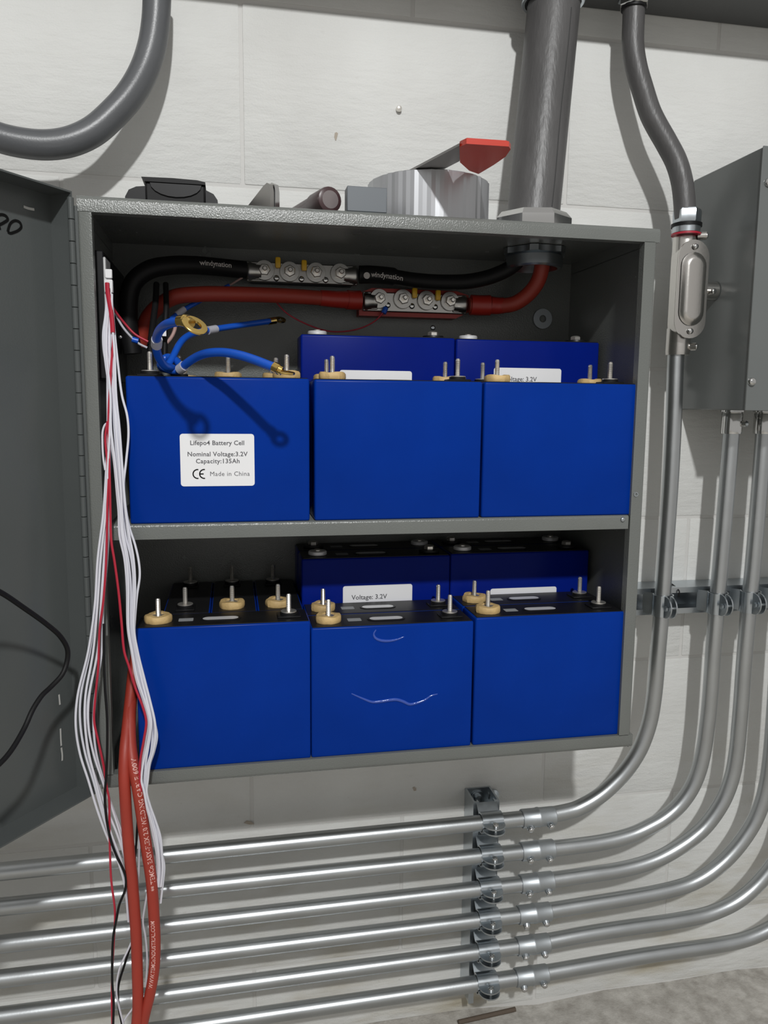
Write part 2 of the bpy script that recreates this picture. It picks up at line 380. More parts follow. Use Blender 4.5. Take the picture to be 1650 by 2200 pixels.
o = obj('handwriting', pen([(-0.2246,-0.2,1.0248),(-0.222,-0.2,1.0298),(-0.2173,-0.2,1.032),(-0.2135,-0.2,1.031),(-0.212,-0.2,1.0283),(-0.2153,-0.2,1.0253),(-0.2217,-0.2,1.0218),(-0.2265,-0.2,1.0183),(-0.2218,-0.2,1.0198),(-0.2183,-0.2,1.0203)], .0025), M_INKD, door)
o = obj('paint_scrape', pen([(-0.1982,-0.2,1.0399),(-0.1951,-0.2,1.0388),(-0.192,-0.2,1.0382),(-0.1893,-0.2,1.0379)], .0022), M_SCRAPE, door)
for seg in ([(-0.1884,-0.2,0.5828),(-0.188,-0.2,0.5723)], [(-0.1886,-0.2,0.5479),(-0.1887,-0.2,0.5359),(-0.1886,-0.2,0.53)], [(-0.1886,-0.2,0.5281),(-0.1881,-0.2,0.5203),(-0.1884,-0.2,0.5145)]):
    obj('paint_scrape', pen(seg, .0018), M_SCRAPE, door)

# ================================================================== BATTERY CELLS
CACHE = {}
def cached(key, fn):
    if key not in CACHE: CACHE[key] = fn()
    return CACHE[key]
def rrect(w_, h_, r_, k=4):
    out = []
    for cx, cy, a0 in ((w_/2-r_, h_/2-r_, 0), (-w_/2+r_, h_/2-r_, 90), (-w_/2+r_, -h_/2+r_, 180), (w_/2-r_, -h_/2+r_, 270)):
        for i in range(k+1):
            a = math.radians(a0 + 90*i/k); out.append((cx + r_*math.cos(a), cy + r_*math.sin(a)))
    return out
def oval(w_, h_): return rrect(w_, h_, h_/2*.999, 6)
def tan_ring():
    mb = MB(); n_ = 26; rs = random.Random(3); prof = [(.0045,0),(.0132,0),(.0137,.002),(.0135,.0058),(.0125,.0072),(.0072,.0074),(.0068,.005),(.0045,.005)]
    jit = [1 + rs.uniform(-.045,.045) for _ in range(n_)]; vs = []; fs = []
    for (r_, h_) in prof:
        for k in range(n_):
            a = 2*PI*k/n_; q = r_*(jit[k] if r_ > .01 else 1); vs.append((q*math.cos(a), q*math.sin(a), h_ + (.0006*math.sin(3*a) if h_ > .004 else 0)))
    for i in range(len(prof)-1):
        for k in range(n_):
            k2 = (k+1) % n_; fs.append((i*n_+k, i*n_+k2, (i+1)*n_+k2, (i+1)*n_+k))
    return mb.add(vs, fs).mesh('insulator_ring', M_TAN)
def stud_mesh(L):
    pr = [(.0026,0)]
    z = .001; 
    while z < L-.0015: pr += [(.0026,z),(.0023,z+.0005)]; z += .001
    pr += [(.0024,L-.0012),(.0017,L)]
    return MB().lathe(pr, (0,0,0), (0,0,1), 10).mesh('stud', M_STUD, 30)
STUD = .0215
def cell(name, label, loc, w_, t_, h_, terms, rot=0.0, vent=True, sticker=True, group=None):
    root = thing(name, label, 'battery', loc, group)
    cas = cached(('cas',w_,t_,round(h_,4)), lambda: MB().box((-w_/2,0,0),(w_/2,t_,h_),.0022,3).mesh('casing', M_BLUE2 if name.startswith('tall') else M_BLUE))
    link('casing', cas, root)
    lid = cached(('lid',w_,t_), lambda: MB().box((-w_/2+.0016,.0016,-.0006),(w_/2-.0016,t_-.0016,.0006),.0003).mesh('top_plate', M_BLACK))
    o = link('top_plate', lid, root); o.location = (0,0,h_)
    tx = w_/2 - .0205; top = h_+.0005
    for sx, kind in zip((-1,1), terms):
        x = sx*tx; y = t_*.46
        if kind == 'tan':
            g = link('insulator_ring', cached('tan', tan_ring), root); g.location = (x,y,top); g.rotation_euler.z = random.uniform(0,6)
            wz = .0052
        elif kind == 'black':
            b = link('terminal_base', cached('blk', lambda: MB().box((-.012,-.010,0),(.012,.010,.0022),.0008).lathe([(.0088,.002),(.0088,.0046)], (0,0,0), (0,0,1), 20).mesh('terminal_base', M_BLACK)), root); b.location = (x,y,top)
            wz = .0046
        elif kind == 'pale':
            g = link('terminal_washer', cached('pale', lambda: MB().lathe([(.0095,0),(.0108,.0008),(.0108,.0040),(.0098,.0050),(.006,.0052)], (0,0,0), (0,0,1), 22).mesh('terminal_washer', M_VENT)), root); g.location = (x,y,top)
            k_ = link('terminal_nut', cached('nutp', lambda: MB().lathe([(.0042,0),(.0042,.0012),(.003,.002)], (0,0,0), (0,0,1), 12).mesh('terminal_nut', M_STUD)), root); k_.location = (x,y,top+.005)
            continue
        elif kind == 'nut':
            b = link('terminal_base', cached('blk2', lambda: MB().lathe([(.0120,0),(.0125,.001),(.0120,.003),(.0070,.0036)], (0,0,0), (0,0,1), 22).mesh('terminal_base', M_BLACK)), root); b.location = (x,y,top)
            k_ = link('terminal_nut', cached('nut', lambda: MB().lathe([(.0062,0),(.0062,.0035),(.005,.0045),(.002,.0052)], (0,0,0), (0,0,1), 6).mesh('terminal_nut', M_STUD)), root); k_.location = (x,y,top+.0034)
            continue
        ws = link('washer', cached('wash', lambda: MB().ring(.0082,.0028,0,.0012,(0,0,0),(0,0,1),22,bev=.0003).mesh('washer', M_STUD)), root); ws.location = (x,y,top+wz)
        st = link('stud', cached('stud', lambda: stud_mesh(STUD)), root); st.location = (x,y,top+.002)
    if vent:
        v_ = link('vent', cached('vent', lambda: MB().prism(oval(.038,.0135), (0,0,0), (1,0,0), (0,1,0), .0006).mesh('vent', M_VENT)), root); v_.location = (-.004, t_*.48, top)
        vr = link('vent_rim', cached('vrim', lambda: vrim()), root); vr.location = (-.004, t_*.48, top)
    if sticker:
        s_ = link('sticker', cached('stk', lambda: MB().prism(rrect(.0145,.0105,.0006,1), (0,0,0), (1,0,0), (0,1,0), .0003).mesh('sticker', M_STICK)), root); s_.location = (-.0385, t_*.48, top)
    root.rotation_euler.z = rot
    return root
def vrim():
    a = oval(.041,.0165); b = oval(.036,.0120); n_ = len(a); mb = MB()
    vs = [(x,y,0) for x,y in a] + [(x,y,.0007) for x,y in a] + [(x,y,.0007) for x,y in b] + [(x,y,.0005) for x,y in b]
    fs = [(k*n_+i, k*n_+(i+1) % n_, (k+1)*n_+(i+1) % n_, (k+1)*n_+i) for k in range(3) for i in range(n_)]
    return mb.add(vs, fs).mesh('vent_rim', M_BLACK)
def paper(root, cx, cz, w_, h_, lines, bx=0):
    """sticker on the front face of a cell; cx, cz world position of its centre"""
    L = wloc(root); y = -.0002
    mb = MB().prism(rrect(w_, h_, .0028), (cx-L.x, y, cz-L.z), (1,0,0), (0,0,1), .00025)
    p = link('front_label', mb.mesh('front_label', M_PAPER), root)
    if lines:
        tx = MB()
        for body, size, dx, dz, al, bold, sp in lines:
            flat_text(tx, body, size, (cx-L.x+dx, y-.00035, cz-L.z+dz), (1,0,0), (0,0,1), al, bold, sp)
        link('lettering', tx.mesh('lettering', M_INK, recalc=False), p)
    return p
zU = zs; zL = H-.6222; CW = .1725; CT = .0485
X1, X2, X3 = -.0287, .1486, .3217
y1, y2, y3, y4 = -.2065, -.1575, -.1060, -.0560
hU = H-.2305-zU
# upper compartment
cUL = cell('battery_cell', 'blue battery cell at upper left carrying a large printed white label', (X1,y1,zU), CW, CT, hU, ('black','tan'))
cUM = cell('battery_cell', 'plain blue battery cell in the middle of the upper front row', (X2,y1,zU), CW, CT, hU-.0004, ('tan','black'))
cUR = cell('battery_cell', 'plain blue battery cell at the right end of the upper front row', (X3,y1,zU), CW-.003, CT, hU-.0004, ('tan','black'))
cell('battery_cell', 'blue cell hidden behind the middle cell of the upper front row', (X2,y2,zU), CW, CT, hU-.001, ('tan','tan'))
cell('battery_cell', 'blue cell hidden behind the right cell of the upper front row', (X3,y2,zU), CW-.003, CT, hU-.001, ('black','tan'))
XR1 = .1458; XR2 = .3227; hT = H-.1790-zU
cRU1 = cell('tall_battery_cell', 'tall blue cell at the back of the upper shelf, left of the pair, label blank', (XR1,y3,zU), .1755, .048, hT, ('pale','nut'), vent=False, sticker=False)
cRU2 = cell('tall_battery_cell', 'tall blue cell at the back of the upper shelf, right of the pair', (XR2,y3,zU), .1755, .048, hT-.0006, ('pale','nut'), vent=False, sticker=False)
def turned(x, z, h_, nm, label, kinds): return cell(nm, label, (x,-.0825,z), .149, .0490, h_, kinds, rot=-PI/2, vent=False, sticker=False)
for i, (x, k) in enumerate(((-.0925,('tan','black')),(-.0430,('black','tan')),(.0065,('black','tan')))):
    turned(x, zU, hU-.0005, 'battery_cell', ['edgeways cell behind the labelled upper cell, nearest the wire bundle','edgeways cell behind the labelled upper cell, middle of three','edgeways cell behind the labelled upper cell, beside the tall cells'][i], k)
# lower compartment
cLL = cell('battery_cell', 'plain blue battery cell at lower left beside the red cables', (X1+.0005,y1,zL), CW-.0005, CT, H-.4746-zL, ('tan','black'))
cLM = cell('battery_cell', 'blue battery cell at lower middle with wavy wrinkles in its wrap', (X2-.0035,y1,zL), CW+.001, CT, H-.4822-zL, ('tan','black'))
cLR = cell('battery_cell', 'plain blue battery cell in the lower right corner', (X3-.002,y1,zL), CW-.001, CT, H-.4790-zL, ('tan','black'))
cell('battery_cell', 'blue cell directly behind the wrinkled lower middle cell', (X2-.0035,y2,zL), CW+.001, CT, H-.4822-zL, ('tan','black'))
cell('battery_cell', 'blue cell directly behind the lower right corner cell', (X3-.002,y2,zL), CW-.001, CT, H-.4790-zL, ('tan','black'))
hTL = H-.4300-zL
cRL1 = cell('tall_battery_cell', 'tall blue cell at the back below the shelf, its label reading Voltage', (XR1-.0002,y3,zL), .1755, .048, hTL, ('pale','nut'))
cRL2 = cell('tall_battery_cell', 'tall blue cell at the back below the shelf, right of the pair', (XR2-.001,y3,zL), .1755, .048, hTL+.0012, ('pale','nut'))
cell('tall_battery_cell', 'rearmost tall cell below the shelf, behind the one labelled Voltage', (XR1-.0002,y4,zL), .1755, .048, hTL, ('nut','pale'))
cell('tall_battery_cell', 'rearmost tall cell below the shelf, right of the pair', (XR2-.001,y4,zL), .1755, .048, hTL+.0012, ('nut','pale'))
for i, (x, k) in enumerate(((-.0925,('black','black')),(-.0430,('black','tan')),(.0065,('black','tan')))):
    turned(x, zL, H-.4750-zL, 'battery_cell', ['edgeways black topped cell in the lower left, with a black front terminal','edgeways black topped cell in the lower left, middle of three','edgeways black topped cell in the lower left, beside the tall cells'][i], k)
# printed labels
p = paper(cUL, -.0317, H-.3098, .0703, .0506, [
    ('Lifepo4 Battery Cell', .0062, 0, .0164, 'CENTER', .00010, 1.02),
    ('Nominal Voltage:3.2V', .0062, 0, .0056, 'CENTER', .00010, 1.04),
    ('Capacity:135Ah', .0062, .0002, -.0012, 'CENTER', .00010, 1.06),
    ('Made in China', .0062, -.0078, -.0136, 'LEFT', 0.0, 1.06)])
ce = MB(); L = wloc(cUL)
def arc(cx, cz, r_, a0, a1, wd, k=12):
    vs = []; fs = []
    for i in range(k+1):
        a = math.radians(a0 + (a1-a0)*i/k)
        for q in (r_-wd/2, r_+wd/2): vs.append((cx+q*math.cos(a)-L.x, -.00055, cz+q*math.sin(a)-L.z))
    fs = [(2*i,2*i+1,2*i+3,2*i+2) for i in range(k)]; ce.add(vs, fs)
arc(-.0509, H-.3232, .0043, 80, 280, .0012); arc(-.0447, H-.3232, .0043, 80, 280, .0012)
ce.add([(-.0487-L.x,-.00055,H-.3238-L.z),(-.0452-L.x,-.00055,H-.3238-L.z),(-.0452-L.x,-.00055,H-.3226-L.z),(-.0487-L.x,-.00055,H-.3226-L.z)], [(0,1,2,3)])
link('approval_mark', ce.mesh('approval_mark', M_INKD, recalc=False), p)
paper(cRU1, .1422, H-.2430, .0825, .052, [])
paper(cRU2, .3220, H-.2370, .0830, .052, [('Voltage: 3.2V', .0075, -.029, .0130, 'LEFT', .0001, 1.0), ('Capacity: 135Ah', .0075, -.029, .0036, 'LEFT', .0001, 1.0)])
paper(cRL1, .1464, H-.4890, .0822, .052, [('Voltage: 3.2V', .0078, -.031, .0120, 'LEFT', .0001, 1.0), ('Capacity: LiFePO4', .0078, -.031, .0030, 'LEFT', .0001, 1.0)])
paper(cRL2, .3261, H-.4985, .0845, .052, [])
# wrinkles in the shrink wrap of the lower middle cell
L = wloc(cLM)
def wrinkle(pts, r_):
    P = [(x-L.x, y-L.y+.0005, z-L.z) for x, y, z in pts]
    link('wrap_wrinkle', MB().tube(P, lambda t: r_*(.35+.65*math.sin(PI*t)), 10, 6).mesh('wrap_wrinkle', M_FILM), cLM)
wrinkle([(0.1003,-0.2066,0.5678),(0.1067,-0.2066,0.5644),(0.1137,-0.2066,0.5609),(0.1226,-0.2066,0.5572),(0.1316,-0.2066,0.5572),(0.1406,-0.2066,0.5581),(0.1486,-0.2066,0.5581),(0.1557,-0.2066,0.5556),(0.1628,-0.2066,0.552),(0.171,-0.2066,0.553),(0.1791,-0.2066,0.5556),(0.1862,-0.2066,0.5598),(0.1933,-0.2066,0.5614)], .0020)
wrinkle([(0.126,-0.2066,0.6352),(0.1235,-0.2066,0.6309),(0.1251,-0.2066,0.6268),(0.1295,-0.2066,0.6241),(0.136,-0.2066,0.6228),(0.1429,-0.2066,0.6229),(0.1498,-0.2066,0.6241),(0.1558,-0.2066,0.6263)], .0018)

# ================================================================== BUS BARS AND HEAVY CABLES
def busbar(name, label, xa, xb, zc, pts_stud, pts_screw, tabs, base_col, slope=0.0):
    xm = (xa+xb)/2; root = thing(name, label, 'busbar', (xm, -.01, H+zc))
    if base_col: obj('base', MB().prism([(xa-.004-xm,-.0165),(xb-.012-xm,-.0165),(xb+.004-xm,-.008),(xb+.004-xm,.012),(xb-.012-xm,.0165),(xa+.012-xm,.0165),(xa-.004-xm,.010)], (xm,-.0225,H+zc), (1,0,0), (0,0,1), -.0195), base_col, root)
    else: obj('base', MB().box((xa+.004,-.0225,H+zc-.011),(xb-.004,-.003,H+zc+.011),.002), M_BLACK, root)
    obj('bar', MB().box((xa,-.0265,H+zc-.0115),(xb,-.0225,H+zc+.0115),.0012), M_TIN, root)
    for p in pts_stud:
        x, _, z = p
        obj('lug', MB().lathe([(.0112,0),(.0118,.0006),(.0112,.0034),(.006,.0036)], (x,-.0265,z), (0,-1,0), 22), M_TIN, root)
        obj('nut', MB().lathe([(.0070,0),(.0070,.004),(.0060,.005),(.0030,.0052)], (x,-.0301,z), (0,-1,0), 6, ref=(math.cos(x*90),0,math.sin(x*90))), M_STUD, root)
        obj('stud', MB().lathe([(.0029,0),(.0029,.008),(.002,.009)], (x,-.0350,z), (0,-1,0), 10), M_STUD, root)
    for sx, xe in ((-1,xa),(1,xb)):
        obj('cable_lug', MB().lathe([(.0098,0),(.0108,.003),(.0088,.010),(.0085,.016)], (xe-sx*.001,-.0255,H+zc), (-sx,0,0), 20).box((xe-sx*.002,-.0282,H+zc-.0095),(xe-sx*.018,-.0262,H+zc+.0095),.0008), M_TIN, root)
    for p in pts_screw: screw('screw', (p[0],-.0265,p[2]), (0,-1,0), .0036, .003, M_CHROME, root)
    for x, y, z in tabs:
        obj('tap_terminal', MB().box((x-.0032,-.0345,z-.004),(x+.0032,-.0285,z+.0085),.0018,2), M_YEL, root)
    return root
busbar('bus_bar', 'upper metal bus bar joining the black cables', .002, .1335, -.1018,
       [(0.0227,-0.03,1.0218),(0.052,-0.03,1.0214),(0.0832,-0.03,1.0217),(0.112,-0.03,1.0218)], [(0.0367,-0.03,1.0134),(0.0661,-0.03,1.0135),(0.0948,-0.03,1.0136)], [(0.0384,-0.03,1.0283),(0.0689,-0.03,1.0264)], None)
busbar('bus_bar', 'lower metal bus bar on a red base joining the red cables', .1400, .2700, -.1312,
       [(0.1596,-0.03,0.9943),(0.1889,-0.03,0.9948),(0.2186,-0.03,0.9942),(0.248,-0.03,0.9941)], [(0.1705,-0.03,0.987),(0.2006,-0.03,0.9869),(0.2298,-0.03,0.9868)], [(0.2027,-0.03,0.9997),(0.232,-0.03,0.998)], M_REDP)
# black supply cable (right) and black cable to the left
def cable(name, label, pts, r_, material, cat='cable', n=14, group=None):
    o = obj(name, MB().tube(pts, r_, n, 7), material); tag(o, label, cat, group); return o
def cable_thing(name, label, pts, r_, material, shrink=None, print_=None, cat='cable'):
    root = thing(name, label, cat, pts[0])
    obj('jacket', MB().tube(pts, r_, 16, 8), material, root)
    if shrink:
        for a in shrink: obj('heat_shrink', MB().tube(a[0], a[1], 16, 5), a[2], root)
    if print_:
        mb = MB(); cable_text(mb, *print_[:-1]); o = obj('lettering', mb, print_[-1], root)
    return root
bk = [(0.1342,-0.035,1.0203),(0.1498,-0.036,1.0207),(0.1712,-0.042,1.0185),(0.1973,-0.052,1.0137),(0.2294,-0.06,1.0116),(0.2625,-0.064,1.0134),(0.2898,-0.068,1.0202),(0.3105,-0.074,1.0308),(0.3212,-0.078,1.0449),(0.3238,-0.078,1.0687)]
root = thing('power_cable', 'thick black cable curving from the upper bus bar to the big conduit', 'cable', bk[0])
obj('jacket', MB().tube(bk, lambda t: .0105 if t < .25 else .0088, 16, 8), M_BLACKM, root)
mb = MB(); cable_text(mb, 'windynation', .0085, bk, .0135, .0106, .15, 1, .0001); 
obj('lettering', mb, M_PRINT, root)
obj('logo', MB().prism([(.0038*math.cos(a), .0038*math.sin(a)) for a in [2*PI*i/16 for i in range(16)]], (0.1411,-0.047,1.0176), (1,0,0), (0,0,1), .0003), M_PRINT, root)
bkl = [(0.0012,-0.035,1.0201),(-0.0136,-0.038,1.0205),(-0.0343,-0.045,1.0206),(-0.0545,-0.055,1.0196),(-0.079,-0.065,1.0168),(-0.1034,-0.07,1.01),(-0.1209,-0.07,0.9946),(-0.1269,-0.07,0.9599),(-0.1233,-0.07,0.92)]
root = thing('power_cable', 'thick black cable running left from the upper bus bar', 'cable', bkl[0])
obj('jacket', MB().tube(bkl, .0100, 16, 8), M_BLACKM, root)
mb = MB(); cable_text(mb, 'windynation', .0080, list(reversed(bkl[0:5])), .0275, .0101, -.1, 1, .0001); obj('lettering', mb, M_PRINT, root)
rl = [(0.1366,-0.035,0.9907),(0.1161,-0.037,0.9903),(0.0936,-0.04,0.9907),(0.0601,-0.048,0.9906),(0.0275,-0.058,0.9897),(-0.0142,-0.07,0.9876),(-0.0494,-0.075,0.9857),(-0.0795,-0.072,0.981),(-0.1058,-0.06,0.9616),(-0.1178,-0.05,0.9317)]
root = thing('power_cable', 'thick red cable running left from the lower bus bar', 'cable', rl[0])
obj('jacket', MB().tube(rl, .0085, 16, 8), M_RED, root)
obj('heat_shrink', MB().tube([(0.1355,-0.035,0.9907),(0.1258,-0.036,0.9902),(0.1189,-0.037,0.9904)], .0112, 18, 5), M_REDP, root)
obj('heat_shrink', MB().tube([(0.1206,-0.037,0.9904),(0.1059,-0.039,0.9902),(0.0869,-0.041,0.9909)], lambda t: .0104-.0012*t, 18, 5), M_REDP, root)
rr = [(0.2709,-0.035,0.9892),(0.2837,-0.036,0.9895),(0.3063,-0.04,0.9892),(0.3244,-0.048,0.9916),(0.3389,-0.056,1.0022),(0.3472,-0.064,1.0161),(0.3494,-0.07,1.0315),(0.3484,-0.074,1.0468),(0.3456,-0.076,1.0676)]
root = thing('power_cable', 'thick red cable curving up from the lower bus bar into the big conduit', 'cable', rr[0])
obj('jacket', MB().tube(rr, .0092, 16, 8), M_RED, root)
obj('heat_shrink', MB().tube([(0.2727,-0.035,0.9898),(0.2837,-0.036,0.9895),(0.2968,-0.038,0.9897)], .0122, 18, 5), M_REDP, root)
obj('heat_shrink', MB().tube([(0.2968,-0.038,0.9897),(0.3055,-0.039,0.9893),(0.3134,-0.042,0.9898)], lambda t: .0108-.0012*t, 18, 5), M_REDP, root)

# flat washer stuck on the back panel
for px, r_, lab in (((1165,685), .0125, 'flat grey washer lying against the cabinet back above the tall cells'),):
    o = obj('washer', MB().ring(.0127,.0047,0,.0018, (0.3791,-0.0045,0.9795), (0,-1,0), 28), M_ZINC); tag(o, lab, 'washer')

# ================================================================== SMALL WIRING INSIDE
cable('sense_wire', 'thin dark red wire drooping below the red bus bar', [(0.0343,-0.03,0.9878),(0.0478,-0.03,0.9738),(0.0725,-0.03,0.9611),(0.1003,-0.03,0.9537),(0.1314,-0.03,0.9568),(0.1541,-0.03,0.9673),(0.1658,-0.031,0.9796)], .0009, M_REDW, 'wire')
o = obj('crimp_terminal', MB().tube([(0.1645,-0.032,0.9767),(0.1675,-0.031,0.9835)], .0032, 10, 3), M_BLUEC); tag(o, 'small blue crimp terminal under the red bus bar', 'terminal')
def jumper(label, pts, r_, lug_at=None, tags=(), lugdir=None):
    root = thing('jumper_cable', label, 'cable', pts[0])
    obj('jacket', MB().tube(pts, r_, 14, 8), M_BLUEC, root)
    for a in tags: obj('cable_tag', MB().tube(a, r_+.0010, 14, 3), M_TAG, root)
    return root
jA = jumper('blue jumper cable standing up and ending in a loose gold lug',
    [(-0.0725,-0.188,0.8995),(-0.0797,-0.205,0.9021),(-0.0831,-0.222,0.9092),(-0.0833,-0.24,0.9175),(-0.0803,-0.258,0.9251),(-0.0739,-0.282,0.9297),(-0.0659,-0.302,0.9314),(-0.0569,-0.316,0.9317)], .0039,
    tags=([(-0.0829,-0.24,0.9175),(-0.0814,-0.2505,0.922)],))
obj('lug_barrel', MB().tube([(-0.058,-0.315,0.9318),(-0.0534,-0.32,0.9318)], .0046, 14, 2), M_GOLD, jA)
obj('lug_barrel', MB().tube([(-0.0537,-0.32,0.9318),(-0.0507,-0.322,0.9309)], .0055, 14, 2), M_GOLD, jA)
lp = Vector((-0.0455,-0.327,0.9277)); ax = Vector((.40,-.58,.70)).normalized()
obj('lug_ring', MB().ring(.0108,.0056,-.0010,.0010, lp, ax, 22, bev=.0004), M_GOLD, jA)
obj('lug_neck', MB().tube([(-0.0511,-0.322,0.9309), (-0.0481,-0.325,0.9292)], .0042, 10, 2), M_GOLD, jA)
jD = jumper('blue jumper cable arching over the labelled cell to a tan terminal',
    [(-0.065,-0.196,0.8993),(-0.0578,-0.206,0.9046),(-0.0481,-0.22,0.9096),(-0.0366,-0.238,0.9121),(-0.024,-0.251,0.912),(-0.0098,-0.265,0.909),(0.004,-0.277,0.9041),(0.0148,-0.286,0.8995),(0.0206,-0.29,0.8974)], .0040,
    tags=([(-0.066,-0.195,0.8984),(-0.0612,-0.201,0.9018)],))
obj('lug_barrel', MB().tube([(0.0187,-0.289,0.8982),(0.0232,-0.292,0.8958)], .0047, 14, 2), M_GOLD, jD)
obj('lug_ring', MB().ring(.0088,.0036,-.0010,.0010, (0.0279,-0.294,0.8934), (.1,-.15,1), 22, bev=.0004), M_GOLD, jD)
obj('lug_neck', MB().tube([(0.0225,-0.292,0.8962),(0.0256,-0.293,0.8946)], .0040, 10, 2), M_GOLD, jD)
jB = jumper('blue jumper cable reaching back to a small brass lug inside', [(-0.0792,-0.18,0.9006),(-0.0737,-0.165,0.9128),(-0.0685,-0.15,0.9254),(-0.0623,-0.135,0.9342),(-0.0513,-0.115,0.941),(-0.0372,-0.095,0.9461),(-0.0148,-0.078,0.9518),(0.0113,-0.062,0.9577),(0.0274,-0.055,0.961)], .0034,
    tags=([(-0.0415,-0.101,0.9444),(-0.0328,-0.091,0.9471)],))
obj('lug_barrel', MB().tube([(0.0253,-0.055,0.9604),(0.0339,-0.052,0.9625)], .0040, 12, 2), M_GOLD, jB)
obj('lug_ring', MB().ring(.0065,.0030,-.0008,.0008, (0.0394,-0.05,0.9634), (.1,-.5,.8), 18), M_GOLD, jB)
jC = jumper('thin dark blue wire rising to the upper bus bar, bare copper end', [(-0.0887,-0.09,0.9491),(-0.0723,-0.075,0.965),(-0.0501,-0.06,0.9806),(-0.0296,-0.05,0.9928),(-0.0181,-0.044,1.0003)], .0026, tags=([(-0.0757,-0.077,0.9622),(-0.0669,-0.071,0.9696)],))
obj('bare_end', MB().tube([(-0.0192,-0.044,0.9997),(-0.0096,-0.04,1.0064),(-0.001,-0.036,1.0125)], .0012, 8, 3), M_BROWNW, jC)
jE = jumper('coil of blue cable lying on the cells beside the left terminals', [(-0.0859,-0.18,0.9103),(-0.0821,-0.186,0.9021),(-0.075,-0.19,0.898),(-0.0682,-0.188,0.8978),(-0.067,-0.176,0.9029),(-0.0731,-0.162,0.9098),(-0.0808,-0.155,0.9119),(-0.0861,-0.158,0.907),(-0.0845,-0.168,0.9011),(-0.0777,-0.176,0.8991)], .0038)
cable('battery_lead', 'black lead rising behind the left terminals', [(-0.0979,-0.15,0.8971),(-0.0975,-0.15,0.9109),(-0.0971,-0.14,0.9278),(-0.096,-0.12,0.9507),(-0.0949,-0.1,0.972),(-0.0951,-0.08,0.9941)], .0032, M_BLACKM)
cable('battery_lead', 'black lead beside the upright blue jumper', [(-0.0853,-0.13,0.9028),(-0.085,-0.12,0.9272),(-0.0848,-0.11,0.9472),(-0.084,-0.1,0.9676),(-0.0854,-0.08,0.9945)], .0030, M_BLACKM)
cable('signal_wire', 'pinkish wire looping behind the upright blue jumper', [(-0.0941,-0.12,0.9213),(-0.086,-0.12,0.9263),(-0.0786,-0.115,0.935),(-0.0748,-0.11,0.9451),(-0.0762,-0.1,0.9553)], .0019, M_BROWNW, 'wire')
cable('signal_wire', 'pale wire angling right from the controller', [(-0.1295,-0.15,0.9547),(-0.1234,-0.15,0.9423),(-0.1157,-0.15,0.9325),(-0.1079,-0.15,0.9254),(-0.0999,-0.15,0.9214)], .0012, M_TAG, 'wire')
cable('signal_wire', 'dark red wire angling right from the controller', [(-0.1319,-0.165,0.9627),(-0.1276,-0.155,0.9542),(-0.1206,-0.15,0.9446),(-0.1112,-0.15,0.9344),(-0.0988,-0.15,0.9274)], .0012, M_REDW, 'wire')
o = obj('crimp_terminal', MB().tube([(-0.114,-0.15,0.9293),(-0.1082,-0.15,0.9277)], .0030, 10, 2), M_BLUEC); tag(o, 'small blue crimp terminal left of the black lead', 'terminal')
o = obj('label_scrap', MB().box((-0.0863,-0.13,0.9349), Vector((-0.0824,-0.13,0.9435))+Vector((0,-.001,0))), M_PAPER); tag(o, 'little white paper flag behind the upright blue jumper', 'label')
# battery management controller on the left wall
bx0, bx1 = XL+.0022, XL+.0165; bz1 = H-.113; bz0 = H-.2330
bms = thing('battery_controller', 'slim black controller with bright metal edges on the left cabinet wall', 'controller', (bx0, -.1, bz0))
obj('housing', MB().box((bx0,-.1780,bz0),(bx1,-.030,bz1),.001), M_BLACK, bms)
obj('metal_edge', MB().box((bx1-.0004,-.1800,bz0-.004),(bx1+.0022,-.150,bz1-.006),.0008), M_FRAME, bms)
obj('metal_edge', MB().box((bx0-.0002,-.1800,bz0+.03),(bx0+.0018,-.160,bz1-.02),.0006), M_FRAME, bms)
obj('socket', MB().box((-0.1335,-0.181,0.9834), Vector((-0.1269,-0.181,0.9917))+Vector((0,.004,0)),.0006), M_PAPER, bms)
obj('socket', MB().box((-0.1341,-0.183,0.9698), Vector((-0.1265,-0.183,0.982))+Vector((0,.006,0)),.0006), M_PAPER, bms)
screw('screw', (-0.1225,-0.17,0.9297), (0,-1,0), .0016, .0012, M_CHROME, bms)

